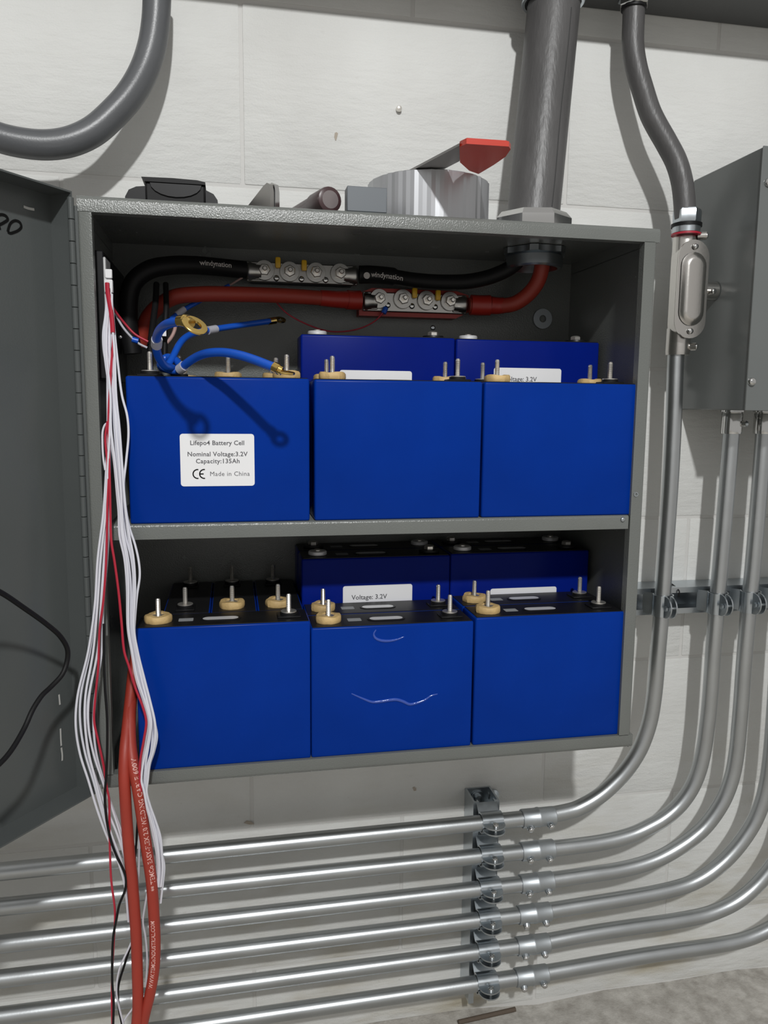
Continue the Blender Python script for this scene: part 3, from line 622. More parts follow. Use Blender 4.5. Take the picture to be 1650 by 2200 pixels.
# ================================================================== HANGING WIRES
WG = 'white sense wires of the left hanging strand'; WR = 'white sense wires of the right hanging strand'
LW = [[(-0.1307,-0.1885,0.9691),(-0.1325,-0.1938,0.9463),(-0.1344,-0.1972,0.931),(-0.1341,-0.2007,0.9158),(-0.1311,-0.2054,0.8942),(-0.1307,-0.2105,0.8727),(-0.1307,-0.217,0.8428),(-0.1325,-0.2215,0.8085),(-0.136,-0.2256,0.7656),(-0.1423,-0.228,0.7223),(-0.1463,-0.2298,0.6785),(-0.1537,-0.2315,0.6343),(-0.1645,-0.2331,0.5924),(-0.1671,-0.2344,0.565),(-0.1649,-0.2332,0.5361),(-0.1583,-0.2324,0.507),(-0.152,-0.2302,0.4762),(-0.1452,-0.2273,0.4483),(-0.1356,-0.2234,0.416),(-0.1307,-0.22,0.3883),(-0.1292,-0.2144,0.3437)], [(-0.1303,-0.1854,0.9696),(-0.1322,-0.1905,0.9467),(-0.134,-0.1939,0.9313),(-0.1336,-0.1974,0.916),(-0.1308,-0.2024,0.8944),(-0.1303,-0.2077,0.8727),(-0.1301,-0.2144,0.8427),(-0.1319,-0.2188,0.8083),(-0.1351,-0.2227,0.7652),(-0.1413,-0.2249,0.7217),(-0.1459,-0.2265,0.6776),(-0.1527,-0.2282,0.6332),(-0.1623,-0.2299,0.591),(-0.1635,-0.2314,0.5635),(-0.1606,-0.2304,0.5345),(-0.1543,-0.2297,0.5053),(-0.1487,-0.2275,0.4744),(-0.1431,-0.2244,0.4465),(-0.1349,-0.2203,0.414),(-0.1303,-0.2166,0.3861),(-0.1285,-0.2111,0.3413)], [(-0.1295,-0.1886,0.9692),(-0.1312,-0.1937,0.9463),(-0.1321,-0.1979,0.931),(-0.1311,-0.2028,0.9157),(-0.1287,-0.2088,0.8941),(-0.1286,-0.2146,0.8727),(-0.1285,-0.2208,0.8429),(-0.1307,-0.2241,0.8087),(-0.1338,-0.2267,0.7657),(-0.1397,-0.2281,0.7222),(-0.144,-0.2297,0.6783),(-0.1491,-0.2322,0.6343),(-0.1571,-0.2353,0.5927),(-0.1581,-0.2379,0.5659),(-0.1561,-0.2373,0.5373),(-0.1511,-0.2361,0.5082),(-0.1459,-0.2328,0.477),(-0.1403,-0.2284,0.4485),(-0.1325,-0.2235,0.4157),(-0.1283,-0.2199,0.388),(-0.1264,-0.2152,0.3439)], [(-0.1292,-0.1863,0.9695),(-0.1301,-0.1914,0.9466),(-0.1298,-0.1947,0.9313),(-0.129,-0.1984,0.9161),(-0.1286,-0.2034,0.8944),(-0.1293,-0.2088,0.8727),(-0.1294,-0.2155,0.8427),(-0.1312,-0.2199,0.8084),(-0.1333,-0.2237,0.7653),(-0.1371,-0.2258,0.7217),(-0.1414,-0.2274,0.6776),(-0.1456,-0.229,0.6331),(-0.1549,-0.2309,0.5909),(-0.1585,-0.2325,0.5636),(-0.1576,-0.2315,0.5347),(-0.1513,-0.2308,0.5056),(-0.1433,-0.2286,0.4745),(-0.1352,-0.2254,0.4462),(-0.1288,-0.2212,0.4139),(-0.1267,-0.2175,0.3863),(-0.126,-0.212,0.3416)], [(-0.128,-0.1864,0.9695),(-0.1288,-0.1933,0.9464),(-0.1286,-0.1986,0.931),(-0.1283,-0.2032,0.9157),(-0.1279,-0.208,0.8942),(-0.1285,-0.2119,0.8727),(-0.1283,-0.2165,0.8428),(-0.1301,-0.2194,0.8084),(-0.1316,-0.2228,0.7652),(-0.1352,-0.2259,0.7217),(-0.1405,-0.2294,0.6781),(-0.145,-0.2329,0.6343),(-0.1537,-0.2357,0.5926),(-0.1553,-0.237,0.5653),(-0.1524,-0.2345,0.5357),(-0.1457,-0.2318,0.5056),(-0.1383,-0.228,0.4737),(-0.1324,-0.2246,0.4455),(-0.1283,-0.2214,0.4139),(-0.1265,-0.2196,0.3876),(-0.1252,-0.2159,0.3442)], [(-0.1282,-0.1845,0.9698),(-0.1289,-0.1904,0.9468),(-0.1278,-0.194,0.9314),(-0.1269,-0.1974,0.9162),(-0.1273,-0.2016,0.8945),(-0.1284,-0.2062,0.8728),(-0.1283,-0.2123,0.8426),(-0.1302,-0.2167,0.8082),(-0.1316,-0.2211,0.7649),(-0.1346,-0.224,0.7213),(-0.1394,-0.2264,0.6773),(-0.1421,-0.2283,0.6327),(-0.1494,-0.2299,0.5901),(-0.1518,-0.2307,0.5624),(-0.1508,-0.2289,0.533),(-0.1454,-0.2276,0.5035),(-0.138,-0.2254,0.4723),(-0.1308,-0.2228,0.4443),(-0.1263,-0.2195,0.4126),(-0.1249,-0.2165,0.3854),(-0.124,-0.2113,0.3408)]]
for i_, p_ in enumerate(LW): cable('sense_wire', 'white wire of the left strand, %s over the door' % ['leftmost','second from the left','third from the left','fourth from the left','fifth from the left','rightmost'][i_], p_, .00112, M_WHITE, 'wire', 7, WG)
RW = [[(-0.1307,-0.1862,0.9678),(-0.1317,-0.1926,0.9464),(-0.1332,-0.198,0.9309),(-0.1328,-0.2044,0.9113),(-0.1284,-0.2131,0.8727),(-0.1285,-0.2182,0.8428),(-0.1254,-0.2207,0.8084),(-0.1239,-0.2222,0.7825),(-0.123,-0.2227,0.765),(-0.1227,-0.2242,0.7432),(-0.1188,-0.2262,0.7213),(-0.1171,-0.2287,0.695),(-0.1173,-0.2317,0.6552),(-0.1144,-0.2331,0.6328),(-0.1109,-0.2341,0.6059),(-0.1049,-0.2344,0.5834),(-0.1011,-0.2347,0.5628),(-0.1033,-0.2339,0.549),(-0.1062,-0.2333,0.5338),(-0.1086,-0.2333,0.5203),(-0.1101,-0.2333,0.5032),(-0.1076,-0.2334,0.492),(-0.1061,-0.2314,0.4764),(-0.1032,-0.2287,0.4591),(-0.1009,-0.2253,0.4392),(-0.0987,-0.2219,0.4186),(-0.0987,-0.2196,0.4016),(-0.1,-0.2177,0.3807)], [(-0.1294,-0.189,0.9674),(-0.13,-0.1952,0.9462),(-0.131,-0.2005,0.9308),(-0.1308,-0.2071,0.9112),(-0.1273,-0.2162,0.8727),(-0.1272,-0.2216,0.8429),(-0.1241,-0.2242,0.8087),(-0.1222,-0.2256,0.7828),(-0.121,-0.2258,0.7654),(-0.12,-0.227,0.7436),(-0.1166,-0.2288,0.7217),(-0.1155,-0.2312,0.6955),(-0.1163,-0.2344,0.656),(-0.1135,-0.2362,0.6337),(-0.1094,-0.2375,0.607),(-0.1033,-0.2379,0.5847),(-0.0992,-0.2381,0.564),(-0.1007,-0.237,0.5501),(-0.1039,-0.2361,0.5349),(-0.1071,-0.2359,0.5214),(-0.1091,-0.2359,0.5044),(-0.107,-0.2361,0.4934),(-0.1052,-0.2345,0.4779),(-0.1018,-0.232,0.4608),(-0.0988,-0.2288,0.441),(-0.097,-0.2253,0.4204),(-0.0972,-0.2227,0.4033),(-0.0991,-0.2205,0.3824)], [(-0.13,-0.1853,0.9679),(-0.1306,-0.1919,0.9466),(-0.1306,-0.1968,0.9311),(-0.1289,-0.2024,0.9115),(-0.1259,-0.2103,0.8728),(-0.125,-0.215,0.8427),(-0.1234,-0.2176,0.8082),(-0.1226,-0.2197,0.7822),(-0.1219,-0.2211,0.7648),(-0.1206,-0.2233,0.743),(-0.1159,-0.2255,0.7211),(-0.1137,-0.2275,0.6946),(-0.1147,-0.2297,0.6545),(-0.1122,-0.2303,0.6318),(-0.1087,-0.2309,0.6046),(-0.1038,-0.2313,0.5822),(-0.1002,-0.2323,0.5617),(-0.1012,-0.2324,0.5482),(-0.1029,-0.2324,0.5332),(-0.1051,-0.2326,0.5196),(-0.1069,-0.2321,0.5024),(-0.1067,-0.2313,0.4909),(-0.1052,-0.2286,0.4748),(-0.1025,-0.2254,0.4572),(-0.0998,-0.2222,0.4373),(-0.0975,-0.2195,0.417),(-0.0967,-0.2181,0.4004),(-0.0981,-0.2168,0.3799)], [(-0.1285,-0.1886,0.9675),(-0.1296,-0.1932,0.9464),(-0.1303,-0.1969,0.9311),(-0.129,-0.2026,0.9115),(-0.1254,-0.212,0.8728),(-0.1231,-0.2187,0.8428),(-0.1208,-0.223,0.8086),(-0.1198,-0.2257,0.7828),(-0.1194,-0.2263,0.7654),(-0.1189,-0.2265,0.7435),(-0.1155,-0.2268,0.7213),(-0.1137,-0.2276,0.6946),(-0.1144,-0.23,0.6546),(-0.111,-0.2321,0.6323),(-0.1061,-0.2347,0.6058),(-0.1013,-0.2368,0.5841),(-0.098,-0.2383,0.564),(-0.0996,-0.2375,0.5502),(-0.1024,-0.2356,0.5346),(-0.105,-0.2338,0.5202),(-0.1064,-0.2322,0.5024),(-0.1061,-0.2316,0.491),(-0.1039,-0.2304,0.4756),(-0.1005,-0.2293,0.4591),(-0.0976,-0.2277,0.4403),(-0.0963,-0.2255,0.4205),(-0.0961,-0.2231,0.4035),(-0.0978,-0.22,0.382)], [(-0.1287,-0.1854,0.9679),(-0.1289,-0.1915,0.9466),(-0.1279,-0.1956,0.9313),(-0.126,-0.2004,0.9117),(-0.1244,-0.2081,0.8728),(-0.123,-0.213,0.8427),(-0.1218,-0.2164,0.8081),(-0.1208,-0.2194,0.7821),(-0.1196,-0.2213,0.7648),(-0.1174,-0.2235,0.7429),(-0.1128,-0.2251,0.7209),(-0.1112,-0.2263,0.6942),(-0.1133,-0.2277,0.6539),(-0.111,-0.2281,0.631),(-0.107,-0.2289,0.6038),(-0.1022,-0.2301,0.5816),(-0.0982,-0.2319,0.5614),(-0.098,-0.2326,0.548),(-0.0995,-0.2326,0.533),(-0.1027,-0.2322,0.5192),(-0.1051,-0.2309,0.5016),(-0.1062,-0.2294,0.4898),(-0.1045,-0.2263,0.4735),(-0.1012,-0.2235,0.456),(-0.0976,-0.221,0.4364),(-0.0956,-0.2192,0.4166),(-0.0947,-0.2183,0.4003),(-0.0967,-0.217,0.3799)], [(-0.1271,-0.1867,0.9678),(-0.1271,-0.1934,0.9465),(-0.1264,-0.1986,0.9311),(-0.1256,-0.2045,0.9115),(-0.1241,-0.2128,0.8728),(-0.1221,-0.2175,0.8428),(-0.12,-0.22,0.8084),(-0.1183,-0.2218,0.7824),(-0.1169,-0.2228,0.7649),(-0.1147,-0.2248,0.7431),(-0.1117,-0.227,0.7212),(-0.1111,-0.2293,0.6949),(-0.1131,-0.2318,0.6551),(-0.1102,-0.2328,0.6325),(-0.1048,-0.2334,0.6053),(-0.0996,-0.2337,0.5828),(-0.0956,-0.2343,0.5622),(-0.0956,-0.2341,0.5485),(-0.0986,-0.2339,0.5335),(-0.1028,-0.2341,0.5202),(-0.1051,-0.2339,0.5031),(-0.1055,-0.2335,0.4919),(-0.1031,-0.231,0.4759),(-0.0989,-0.228,0.4582),(-0.0948,-0.2246,0.4382),(-0.094,-0.2215,0.4178),(-0.0942,-0.2198,0.4012),(-0.0968,-0.2183,0.3807)], [(-0.1262,-0.191,0.9673),(-0.1261,-0.1973,0.9461),(-0.125,-0.2018,0.9308),(-0.1236,-0.2069,0.9114),(-0.1225,-0.2146,0.8728),(-0.12,-0.2193,0.8429),(-0.1184,-0.2223,0.8085),(-0.1171,-0.225,0.7827),(-0.1158,-0.2268,0.7654),(-0.1134,-0.229,0.7438),(-0.1101,-0.2309,0.722),(-0.1093,-0.2325,0.6956),(-0.1115,-0.2342,0.6557),(-0.1087,-0.2346,0.633),(-0.1033,-0.2352,0.6058),(-0.0986,-0.2361,0.5837),(-0.0948,-0.2375,0.5635),(-0.0944,-0.238,0.5501),(-0.0969,-0.2381,0.5353),(-0.1009,-0.238,0.5219),(-0.1032,-0.2371,0.5045),(-0.1047,-0.2359,0.493),(-0.1023,-0.2329,0.4768),(-0.0981,-0.2298,0.4592),(-0.094,-0.227,0.4395),(-0.0932,-0.2248,0.4197),(-0.093,-0.2237,0.4035),(-0.0955,-0.2225,0.3834)]]
for i_, p_ in enumerate(RW): cable('sense_wire', 'white wire of the right strand, %s at the shelf edge' % ['leftmost','second from the left','third from the left','fourth from the left','fifth from the left','sixth from the left','rightmost but for the bowed wire'][i_], p_, .00112, M_WHITE, 'wire', 7, WR)
cable('sense_wire', 'outermost white wire bowing right across the labelled cell', [(-0.1269,-0.188,0.9642),(-0.1242,-0.1974,0.9312),(-0.1217,-0.204,0.9073),(-0.1177,-0.2117,0.8729),(-0.1132,-0.2158,0.8544),(-0.1123,-0.2179,0.8377),(-0.1149,-0.2204,0.8127),(-0.1174,-0.2224,0.7925),(-0.117,-0.2236,0.776),(-0.1138,-0.2249,0.7519),(-0.1089,-0.2259,0.7343),(-0.1059,-0.2268,0.7179),(-0.1054,-0.2275,0.7046),(-0.1084,-0.2285,0.6856),(-0.1106,-0.2297,0.6657),(-0.1115,-0.2306,0.6501),(-0.109,-0.2317,0.6312),(-0.1036,-0.2333,0.6052),(-0.099,-0.2346,0.5831),(-0.0952,-0.2358,0.5628),(-0.0935,-0.2354,0.5479),(-0.0967,-0.2345,0.5326),(-0.1011,-0.2336,0.5188),(-0.1039,-0.2326,0.5009),(-0.106,-0.2319,0.4901),(-0.1045,-0.2299,0.4744),(-0.1008,-0.2277,0.4573),(-0.0958,-0.2255,0.4388),(-0.0934,-0.223,0.4186),(-0.0917,-0.2214,0.4049),(-0.0937,-0.2194,0.3857),(-0.0969,-0.2169,0.362)], .00112, M_WHITE, 'wire', 7)
cable('sense_wire', 'white wire doubling back in a loop at the cabinet edge', [(-0.1297,-0.2178,0.8479),(-0.1326,-0.218,0.8462),(-0.1348,-0.2186,0.8406),(-0.1354,-0.2197,0.83),(-0.1349,-0.2212,0.815),(-0.1335,-0.2223,0.8043)], .001, M_WHITE, 'wire', 7)
cable('sense_wire', 'red wire at the right hand edge of the left strand', [(-0.1302,-0.2197,0.8492),(-0.1325,-0.2212,0.8343),(-0.1311,-0.2238,0.8087),(-0.1325,-0.2272,0.7658),(-0.1346,-0.2296,0.7224),(-0.1382,-0.2318,0.6831),(-0.1423,-0.2334,0.656),(-0.1446,-0.2356,0.6194),(-0.1478,-0.2372,0.5928),(-0.1497,-0.2387,0.5693),(-0.1469,-0.2381,0.5485),(-0.1434,-0.2366,0.5238),(-0.1415,-0.2353,0.5008),(-0.14,-0.2339,0.4876),(-0.1409,-0.2307,0.4629),(-0.1422,-0.2268,0.4321),(-0.1428,-0.2227,0.396),(-0.1411,-0.2189,0.359),(-0.1435,-0.2157,0.329),(-0.1471,-0.2119,0.2914),(-0.1495,-0.2081,0.2528),(-0.1506,-0.205,0.2209),(-0.152,-0.203,0.1896)], .00112, M_REDW, 'wire', 7)
cable('sense_wire', 'red wire running down the gap between the two white strands', [(-0.1281,-0.1923,0.9594),(-0.1264,-0.1973,0.9419),(-0.1251,-0.201,0.9288),(-0.1271,-0.2099,0.8941),(-0.1293,-0.2195,0.8514),(-0.1296,-0.2228,0.8194),(-0.1295,-0.226,0.7873),(-0.1297,-0.2272,0.7657),(-0.1296,-0.2287,0.7388),(-0.1272,-0.2298,0.7191),(-0.1243,-0.2314,0.6892),(-0.1226,-0.233,0.6617),(-0.1208,-0.2347,0.6336),(-0.1169,-0.2356,0.6191),(-0.1116,-0.2368,0.5982),(-0.1052,-0.2379,0.5788),(-0.1026,-0.2387,0.565),(-0.1053,-0.2382,0.5472),(-0.1091,-0.237,0.5277),(-0.1105,-0.2362,0.5137),(-0.1099,-0.235,0.4931)], .00118, M_REDW, 'wire', 7)
cable('sense_wire', 'red wires leaving the controller socket', [(-0.1303,-0.1896,0.9775),(-0.13,-0.1909,0.9701),(-0.1288,-0.1926,0.9614),(-0.1271,-0.1955,0.9514),(-0.1258,-0.1989,0.9396),(-0.1253,-0.2014,0.9309)], .0022, M_REDW, 'wire', 7)
cable('sense_wire', 'black wire crossing the cabinet edge and the red wire', [(-0.1381,-0.2351,0.6616),(-0.1388,-0.2367,0.6352),(-0.1389,-0.2386,0.6037),(-0.1377,-0.2406,0.571),(-0.1391,-0.2394,0.5369),(-0.141,-0.238,0.5139),(-0.1434,-0.2361,0.49),(-0.1431,-0.2329,0.4653),(-0.1405,-0.23,0.4426),(-0.1362,-0.2278,0.4247),(-0.1316,-0.2263,0.4114),(-0.1286,-0.225,0.3988),(-0.1297,-0.2236,0.3855),(-0.1364,-0.2216,0.3674),(-0.1398,-0.2199,0.3515),(-0.144,-0.2177,0.3305),(-0.1476,-0.2124,0.2777),(-0.1474,-0.2101,0.2541),(-0.1494,-0.207,0.2225),(-0.1508,-0.205,0.1912)], .00125, M_BLACKM, 'wire', 7)
cable('sense_wire', 'black wire coming out below from behind the red cables', [(-0.1254,-0.2091,0.3249),(-0.1286,-0.2078,0.313),(-0.1362,-0.2054,0.289),(-0.1434,-0.2028,0.2636),(-0.1442,-0.2003,0.2381),(-0.142,-0.1981,0.2153),(-0.1415,-0.196,0.1816)], .00125, M_BLACKM, 'wire', 7)
cable('sense_wire', 'white wire beside the lower black wire', [(-0.1262,-0.2105,0.3209),(-0.1308,-0.2094,0.3102),(-0.1412,-0.2068,0.2855),(-0.1452,-0.2041,0.2591),(-0.1434,-0.2023,0.2396),(-0.1402,-0.2001,0.2168),(-0.1391,-0.198,0.1885)], .001, M_WHITE, 'wire', 7)
cable('sense_wire', 'short white wire at the bottom left of the red cables', [(-0.1277,-0.2006,0.2391),(-0.1308,-0.2001,0.2337),(-0.1388,-0.1988,0.2219),(-0.1442,-0.1974,0.2079)], .001, M_WHITE, 'wire', 7)
cable('sense_wire', 'black wire seen between the two red cables', [(-0.1131,-0.2223,0.4917),(-0.1152,-0.2193,0.4659),(-0.1177,-0.216,0.4395),(-0.1201,-0.2132,0.4171),(-0.1221,-0.2114,0.4021)], .0012, M_BLACKM, 'wire', 7)
cable('sense_wire', 'white wire seen between the two red cables', [(-0.1148,-0.2153,0.4488),(-0.1165,-0.212,0.4221),(-0.1181,-0.2089,0.395),(-0.1197,-0.2072,0.3788)], .001, M_WHITE, 'wire', 7)
cable('sense_wire', 'white wire crossing between the red cables lower down', [(-0.1108,-0.2081,0.368),(-0.1137,-0.2065,0.3528),(-0.1163,-0.2047,0.3352),(-0.1147,-0.203,0.3181),(-0.114,-0.2002,0.2894),(-0.1168,-0.1968,0.2549)], .001, M_WHITE, 'wire', 7)
cable('sense_wire', 'white wire end kinked right of the red cables', [(-0.0955,-0.2193,0.4192),(-0.0964,-0.218,0.4084),(-0.0983,-0.2163,0.3924),(-0.0993,-0.2149,0.3788)], .001, M_WHITE, 'wire', 7)
# two red welding cables
c1 = [(-0.1165,-0.15,0.6216),(-0.1212,-0.165,0.5965),(-0.1234,-0.185,0.569),(-0.1244,-0.205,0.5477),(-0.1253,-0.22,0.5302),(-0.1259,-0.228,0.5077),(-0.1256,-0.229,0.4866),(-0.1254,-0.227,0.4603),(-0.1244,-0.224,0.4226),(-0.123,-0.222,0.3933),(-0.1223,-0.22,0.3646),(-0.1217,-0.218,0.335),(-0.1223,-0.214,0.2895),(-0.1237,-0.21,0.243),(-0.1265,-0.21,0.2134),(-0.1294,-0.21,0.1813)]
c2 = [(-0.1201,-0.14,0.6034),(-0.1222,-0.17,0.5783),(-0.1225,-0.196,0.5576),(-0.121,-0.214,0.5359),(-0.1176,-0.226,0.5175),(-0.1137,-0.231,0.4966),(-0.1104,-0.228,0.4594),(-0.1072,-0.224,0.4207),(-0.1046,-0.222,0.3911),(-0.1035,-0.219,0.3472),(-0.1036,-0.217,0.3179),(-0.1057,-0.214,0.2871),(-0.1111,-0.211,0.2569),(-0.1173,-0.208,0.2318),(-0.1218,-0.207,0.21),(-0.1259,-0.207,0.1834)]
root = thing('welding_cable', 'thick red cable without print, the left of the two hanging down', 'cable', c1[5])
obj('jacket', MB().tube(c1, .0056, 16, 8), M_RED, root)
root = thing('welding_cable', 'thick red cable with printed lettering, the right of the two hanging down', 'cable', c2[5])
obj('jacket', MB().tube(c2, .0056, 16, 8), M_RED, root)
P2 = spline(c2, 10); tot = [0.0]
for i in range(1, len(P2)): tot.append(tot[-1] + (P2[i]-P2[i-1]).length)
def len_at(z):
    return min(range(len(P2)), key=lambda i: abs(P2[i].z - z))
z1 = len_at((-0.1049,-0.222,0.3841)[2]); z2 = len_at((-0.1055,-0.213,0.2673)[2])
mb = MB(); cable_text(mb, '** TEMCo EASY-FLEX 2/0 WELDING CABLE 600V', .0064, c2, tot[z1], .0056, -.25, -1, .0001, 1.04)
obj('lettering', mb, M_PRINTR, root)
mb = MB(); cable_text(mb, 'WWW.TEMCoINDUSTRIAL.COM', .0056, c2, tot[z2], .0056, .35, -1, .00008, .98)
obj('lettering', mb, M_PRINTR, root)
# black cord in front of the open door
cable('black_cord', 'thin black cord hanging in front of the open door at the left', [(-0.2224,-0.38,0.7406),(-0.2103,-0.36,0.7337),(-0.1984,-0.335,0.718),(-0.1883,-0.31,0.6987),(-0.1768,-0.285,0.677),(-0.1696,-0.268,0.6604),(-0.1664,-0.258,0.6452),(-0.1674,-0.257,0.6345),(-0.1708,-0.262,0.6242),(-0.1789,-0.272,0.6162),(-0.1842,-0.282,0.6125),(-0.1897,-0.293,0.6041),(-0.1942,-0.303,0.5928),(-0.2005,-0.322,0.5816),(-0.2059,-0.335,0.5768),(-0.2195,-0.36,0.5707)], .0022, M_BLACKM, 'cord')

# ================================================================== THINGS ON TOP OF THE CABINET
zt = ZT+.0003
# black tool case
x0, x1 = -.1150, -.0265; yc = -.133
t = thing('tool_case', 'black moulded plastic case lying at the left end of the cabinet top', 'case', ((x0+x1)/2, yc, zt))
prof = [(x0,0),(x0+.0005,.011),(x0+.004,.0175),(x0+.011,.0208),(x0+.02,.0218),(x1-.013,.0216),(x1-.005,.0180),(x1-.0012,.0125),(x1,.0)]
obj('shell', MB().prism(prof, (0,yc+.032,zt), (1,0,0), (0,0,1), .064), M_BLACK, t)
obj('clip_block', MB().box((x0+.0195,yc-.036,zt+.002),(x1-.0125,yc+.030,zt+.0250),.002), M_BLACKM, t)
obj('grip_arch', MB().prism([(.024*math.cos(a), -.012*math.sin(a)) for a in [PI*i/10 for i in range(11)]], ((x0+x1)/2+.004,yc-.0355,zt+.0238), (1,0,0), (0,0,1), .0022), M_BLACK, t)
obj('lid', MB().prism([(x0+.0165,.0285),(x0+.0195,.0262),(x0+.0195,.0246),(x1-.0125,.0246),(x1-.0125,.0270),(x1-.020,.0284),(x0+.045,.0290)], (0,yc+.030,zt), (1,0,0), (0,0,1), .068), M_BLACKM, t)
# small metal tool
kp = Vector((.0205,-.170,zt))
t = thing('pocket_tool', 'small folded silver hand tool with rounded end, lying on the cabinet top', 'tool', kp)
ud = Vector((-.62,.78,0)).normalized(); sd = Vector((.78,.62,0)).normalized()
obj('handle', MB().prism([(0,0),(0,.019),(.0015,.0255),(.005,.0275),(.010,.0255),(.044,.004),(.044,0)], kp-sd*.005+Vector((.006,-.012,0)), ud, (0,0,1), .0045), M_TIN, t)
obj('handle', MB().prism([(0,0),(0,.020),(.0015,.0270),(.005,.0290),(.010,.0270),(.044,.004),(.044,0)], kp+sd*.0012+Vector((.006,-.012,0)), ud, (0,0,1), .0055), M_CHROME, t)
obj('spine', MB().prism([(.0005,.001),(.0005,.020),(.005,.026),(.010,.024),(.04,.003)], kp-sd*.0008+Vector((.006,-.012,0)), ud, (0,0,1), .0022), M_BLACK, t)
# torch
tp = Vector((.0798,-.190,zt+.0130)); ta = Vector((-.30,.95,0)).normalized()
t = thing('torch', 'short dark maroon torch lying on the cabinet top with its lens facing out', 'torch', (tp.x,tp.y,zt))
obj('barrel', MB().lathe([(.0105,-.001),(.0122,0),(.0128,.003),(.0128,.030),(.0115,.034),(.0110,.085),(.010,.088)], tp, ta, 22), M_MAROON, t)
obj('lens', MB().lathe([(.0090,0),(.0085,-.0012),(.003,-.0018)], tp, ta, 20), M_LENS, t)
# small grey box
o = obj('plastic_box', MB().box((.0945,-.205,zt),(.1335,-.188,zt+.0232),.0006), M_SLATE); tag(o, 'plain square blue grey box beside the silver tape roll', 'box')
# duct tape
tcx, tcy = .1950, -.1220; th = .0495
t = thing('tape_roll', 'big roll of silver duct tape lying flat on the cabinet top', 'tape', (tcx,tcy,zt))
mb = MB(); nn = 96; rs = random.Random(5); R0 = .0655; vs = []; fs = []
rad = [R0 + rs.uniform(-.00055,.00055) for _ in range(nn)]
for z, dr in ((0,-.0006),(.0006,0),(th-.0006,0),(th,-.0006)):
    for k in range(nn):
        a = 2*PI*k/nn; vs.append((tcx+(rad[k]+dr)*math.cos(a), tcy+(rad[k]+dr)*math.sin(a), zt+z))
for i in range(3):
    for k in range(nn):
        k2 = (k+1) % nn; fs.append((i*nn+k, i*nn+k2, (i+1)*nn+k2, (i+1)*nn+k))
mb.add(vs, fs); mb.ring(R0-.0016,.0385,.0001,th-.0001,(tcx,tcy,zt),(0,0,1),60)
obj('tape_winding', mb, M_TAPE, t, 2)
obj('cardboard_core', MB().ring(.0386,.0365,0,th,(tcx,tcy,zt),(0,0,1),48), M_TAN, t)
# scraper
sz = zt+th+.0006
t = thing('scraper', 'red handled steel scraper resting on the silver tape roll', 'tool', (.2,-.16,sz))
obj('blade', MB().prism([(.1445,-.105),(.1735,-.105),(.2032,-.2138),(.1901,-.2568)], (0,0,sz), (1,0,0), (0,1,0), .0022), M_CUTSTEEL, t)
hb = bmesh.new()
poly = [(p[0],p[1]) for p in [(0.1905,-0.2556,1.1005),(0.1941,-0.2655,1.1005),(0.2338,-0.2667,1.1005),(0.2382,-0.2597,1.1005),(0.241,-0.2383,1.1005),(0.2383,-0.2112,1.1005),(0.2331,-0.18,1.1005),(0.2206,-0.1885,1.1005),(0.2038,-0.2124,1.1005)]]
obj('handle', MB().prism(poly, (0,0,sz-.0008), (1,0,0), (0,1,0), .0046).prism([(x*.94+.215*.06, y*.94-.222*.06) for x, y in poly], (0,0,sz+.0036), (1,0,0), (0,1,0), .0016), M_REDH, t)

# ================================================================== CONDUITS AT THE TOP
def hexnut(name, z0, z1, c, r_, material, parent, axis=(0,0,1), ang=.2, n=6):
    h_ = z1-z0; return obj(name, MB().lathe([(r_*.80,0),(r_*.93,0),(r_,h_*.14),(r_,h_*.86),(r_*.93,h_),(r_*.80,h_)], (c[0],c[1],z0), axis, n, ref=hexref(ang)), material, parent, 25)
# big conduit
ct = Vector((0.3574,-0.056,1.3154)); cb = Vector((0.331,-0.084,1.0913)); ax = (cb-ct).normalized()
t = thing('flexible_conduit', 'very thick dark grey conduit rising from the cabinet top', 'conduit', cb)
a0 = ct - ax*.03; a1 = cb + ax*.045
obj('jacket', MB().tube([a0, ct, (ct+cb)/2, cb, a1], .0305, 32, 8), M_HOSE2, t)
pp = [];
for k in range(15):
    f = k/14; p = ct.lerp(cb, f); u = Vector((.34+.02*math.sin(9*f), -.94, 0)).normalized(); pp.append(p + u*.0302)
obj('seam', MB().tube(pp, .0009, 6, 3), M_SEAM, t)
zz = H+.2365
hexnut('gland_nut', zz-.016, zz+.0005, (ct.x,ct.y), .0405, M_ZINC, t, ang=.15, n=8)
obj('gland_collar', MB().ring(.0365,.0325,-.027,-.014,(ct.x,ct.y,zz),(0,0,1),36,bev=.001), M_ZINC, t)
obj('gland_seal', MB().ring(.0326,.0300,-.0262,-.012,(ct.x,ct.y,zz),(0,0,1),36), M_BLACKM, t)
HA = -PI/2 + PI/8 - .20
hc = (cb.x+ax.x*.03, cb.y+ax.y*.03)
obj('hub_flange', MB().lathe([(.0440,0),(.0445,.003),(.0440,.012),(.040,.016)], (hc[0],hc[1],zt-.0004), (0,0,1), 40), M_ZINC, t)
obj('hub_nut', MB().lathe([(.0400,.0),(.0455,.001),(.0462,.004),(.0462,.0140),(.0400,.0210),(.0318,.0230)], (hc[0],hc[1],zt+.0140), (0,0,1), 8, ref=(math.cos(HA),math.sin(HA),0)), M_CHROME, t, 20)
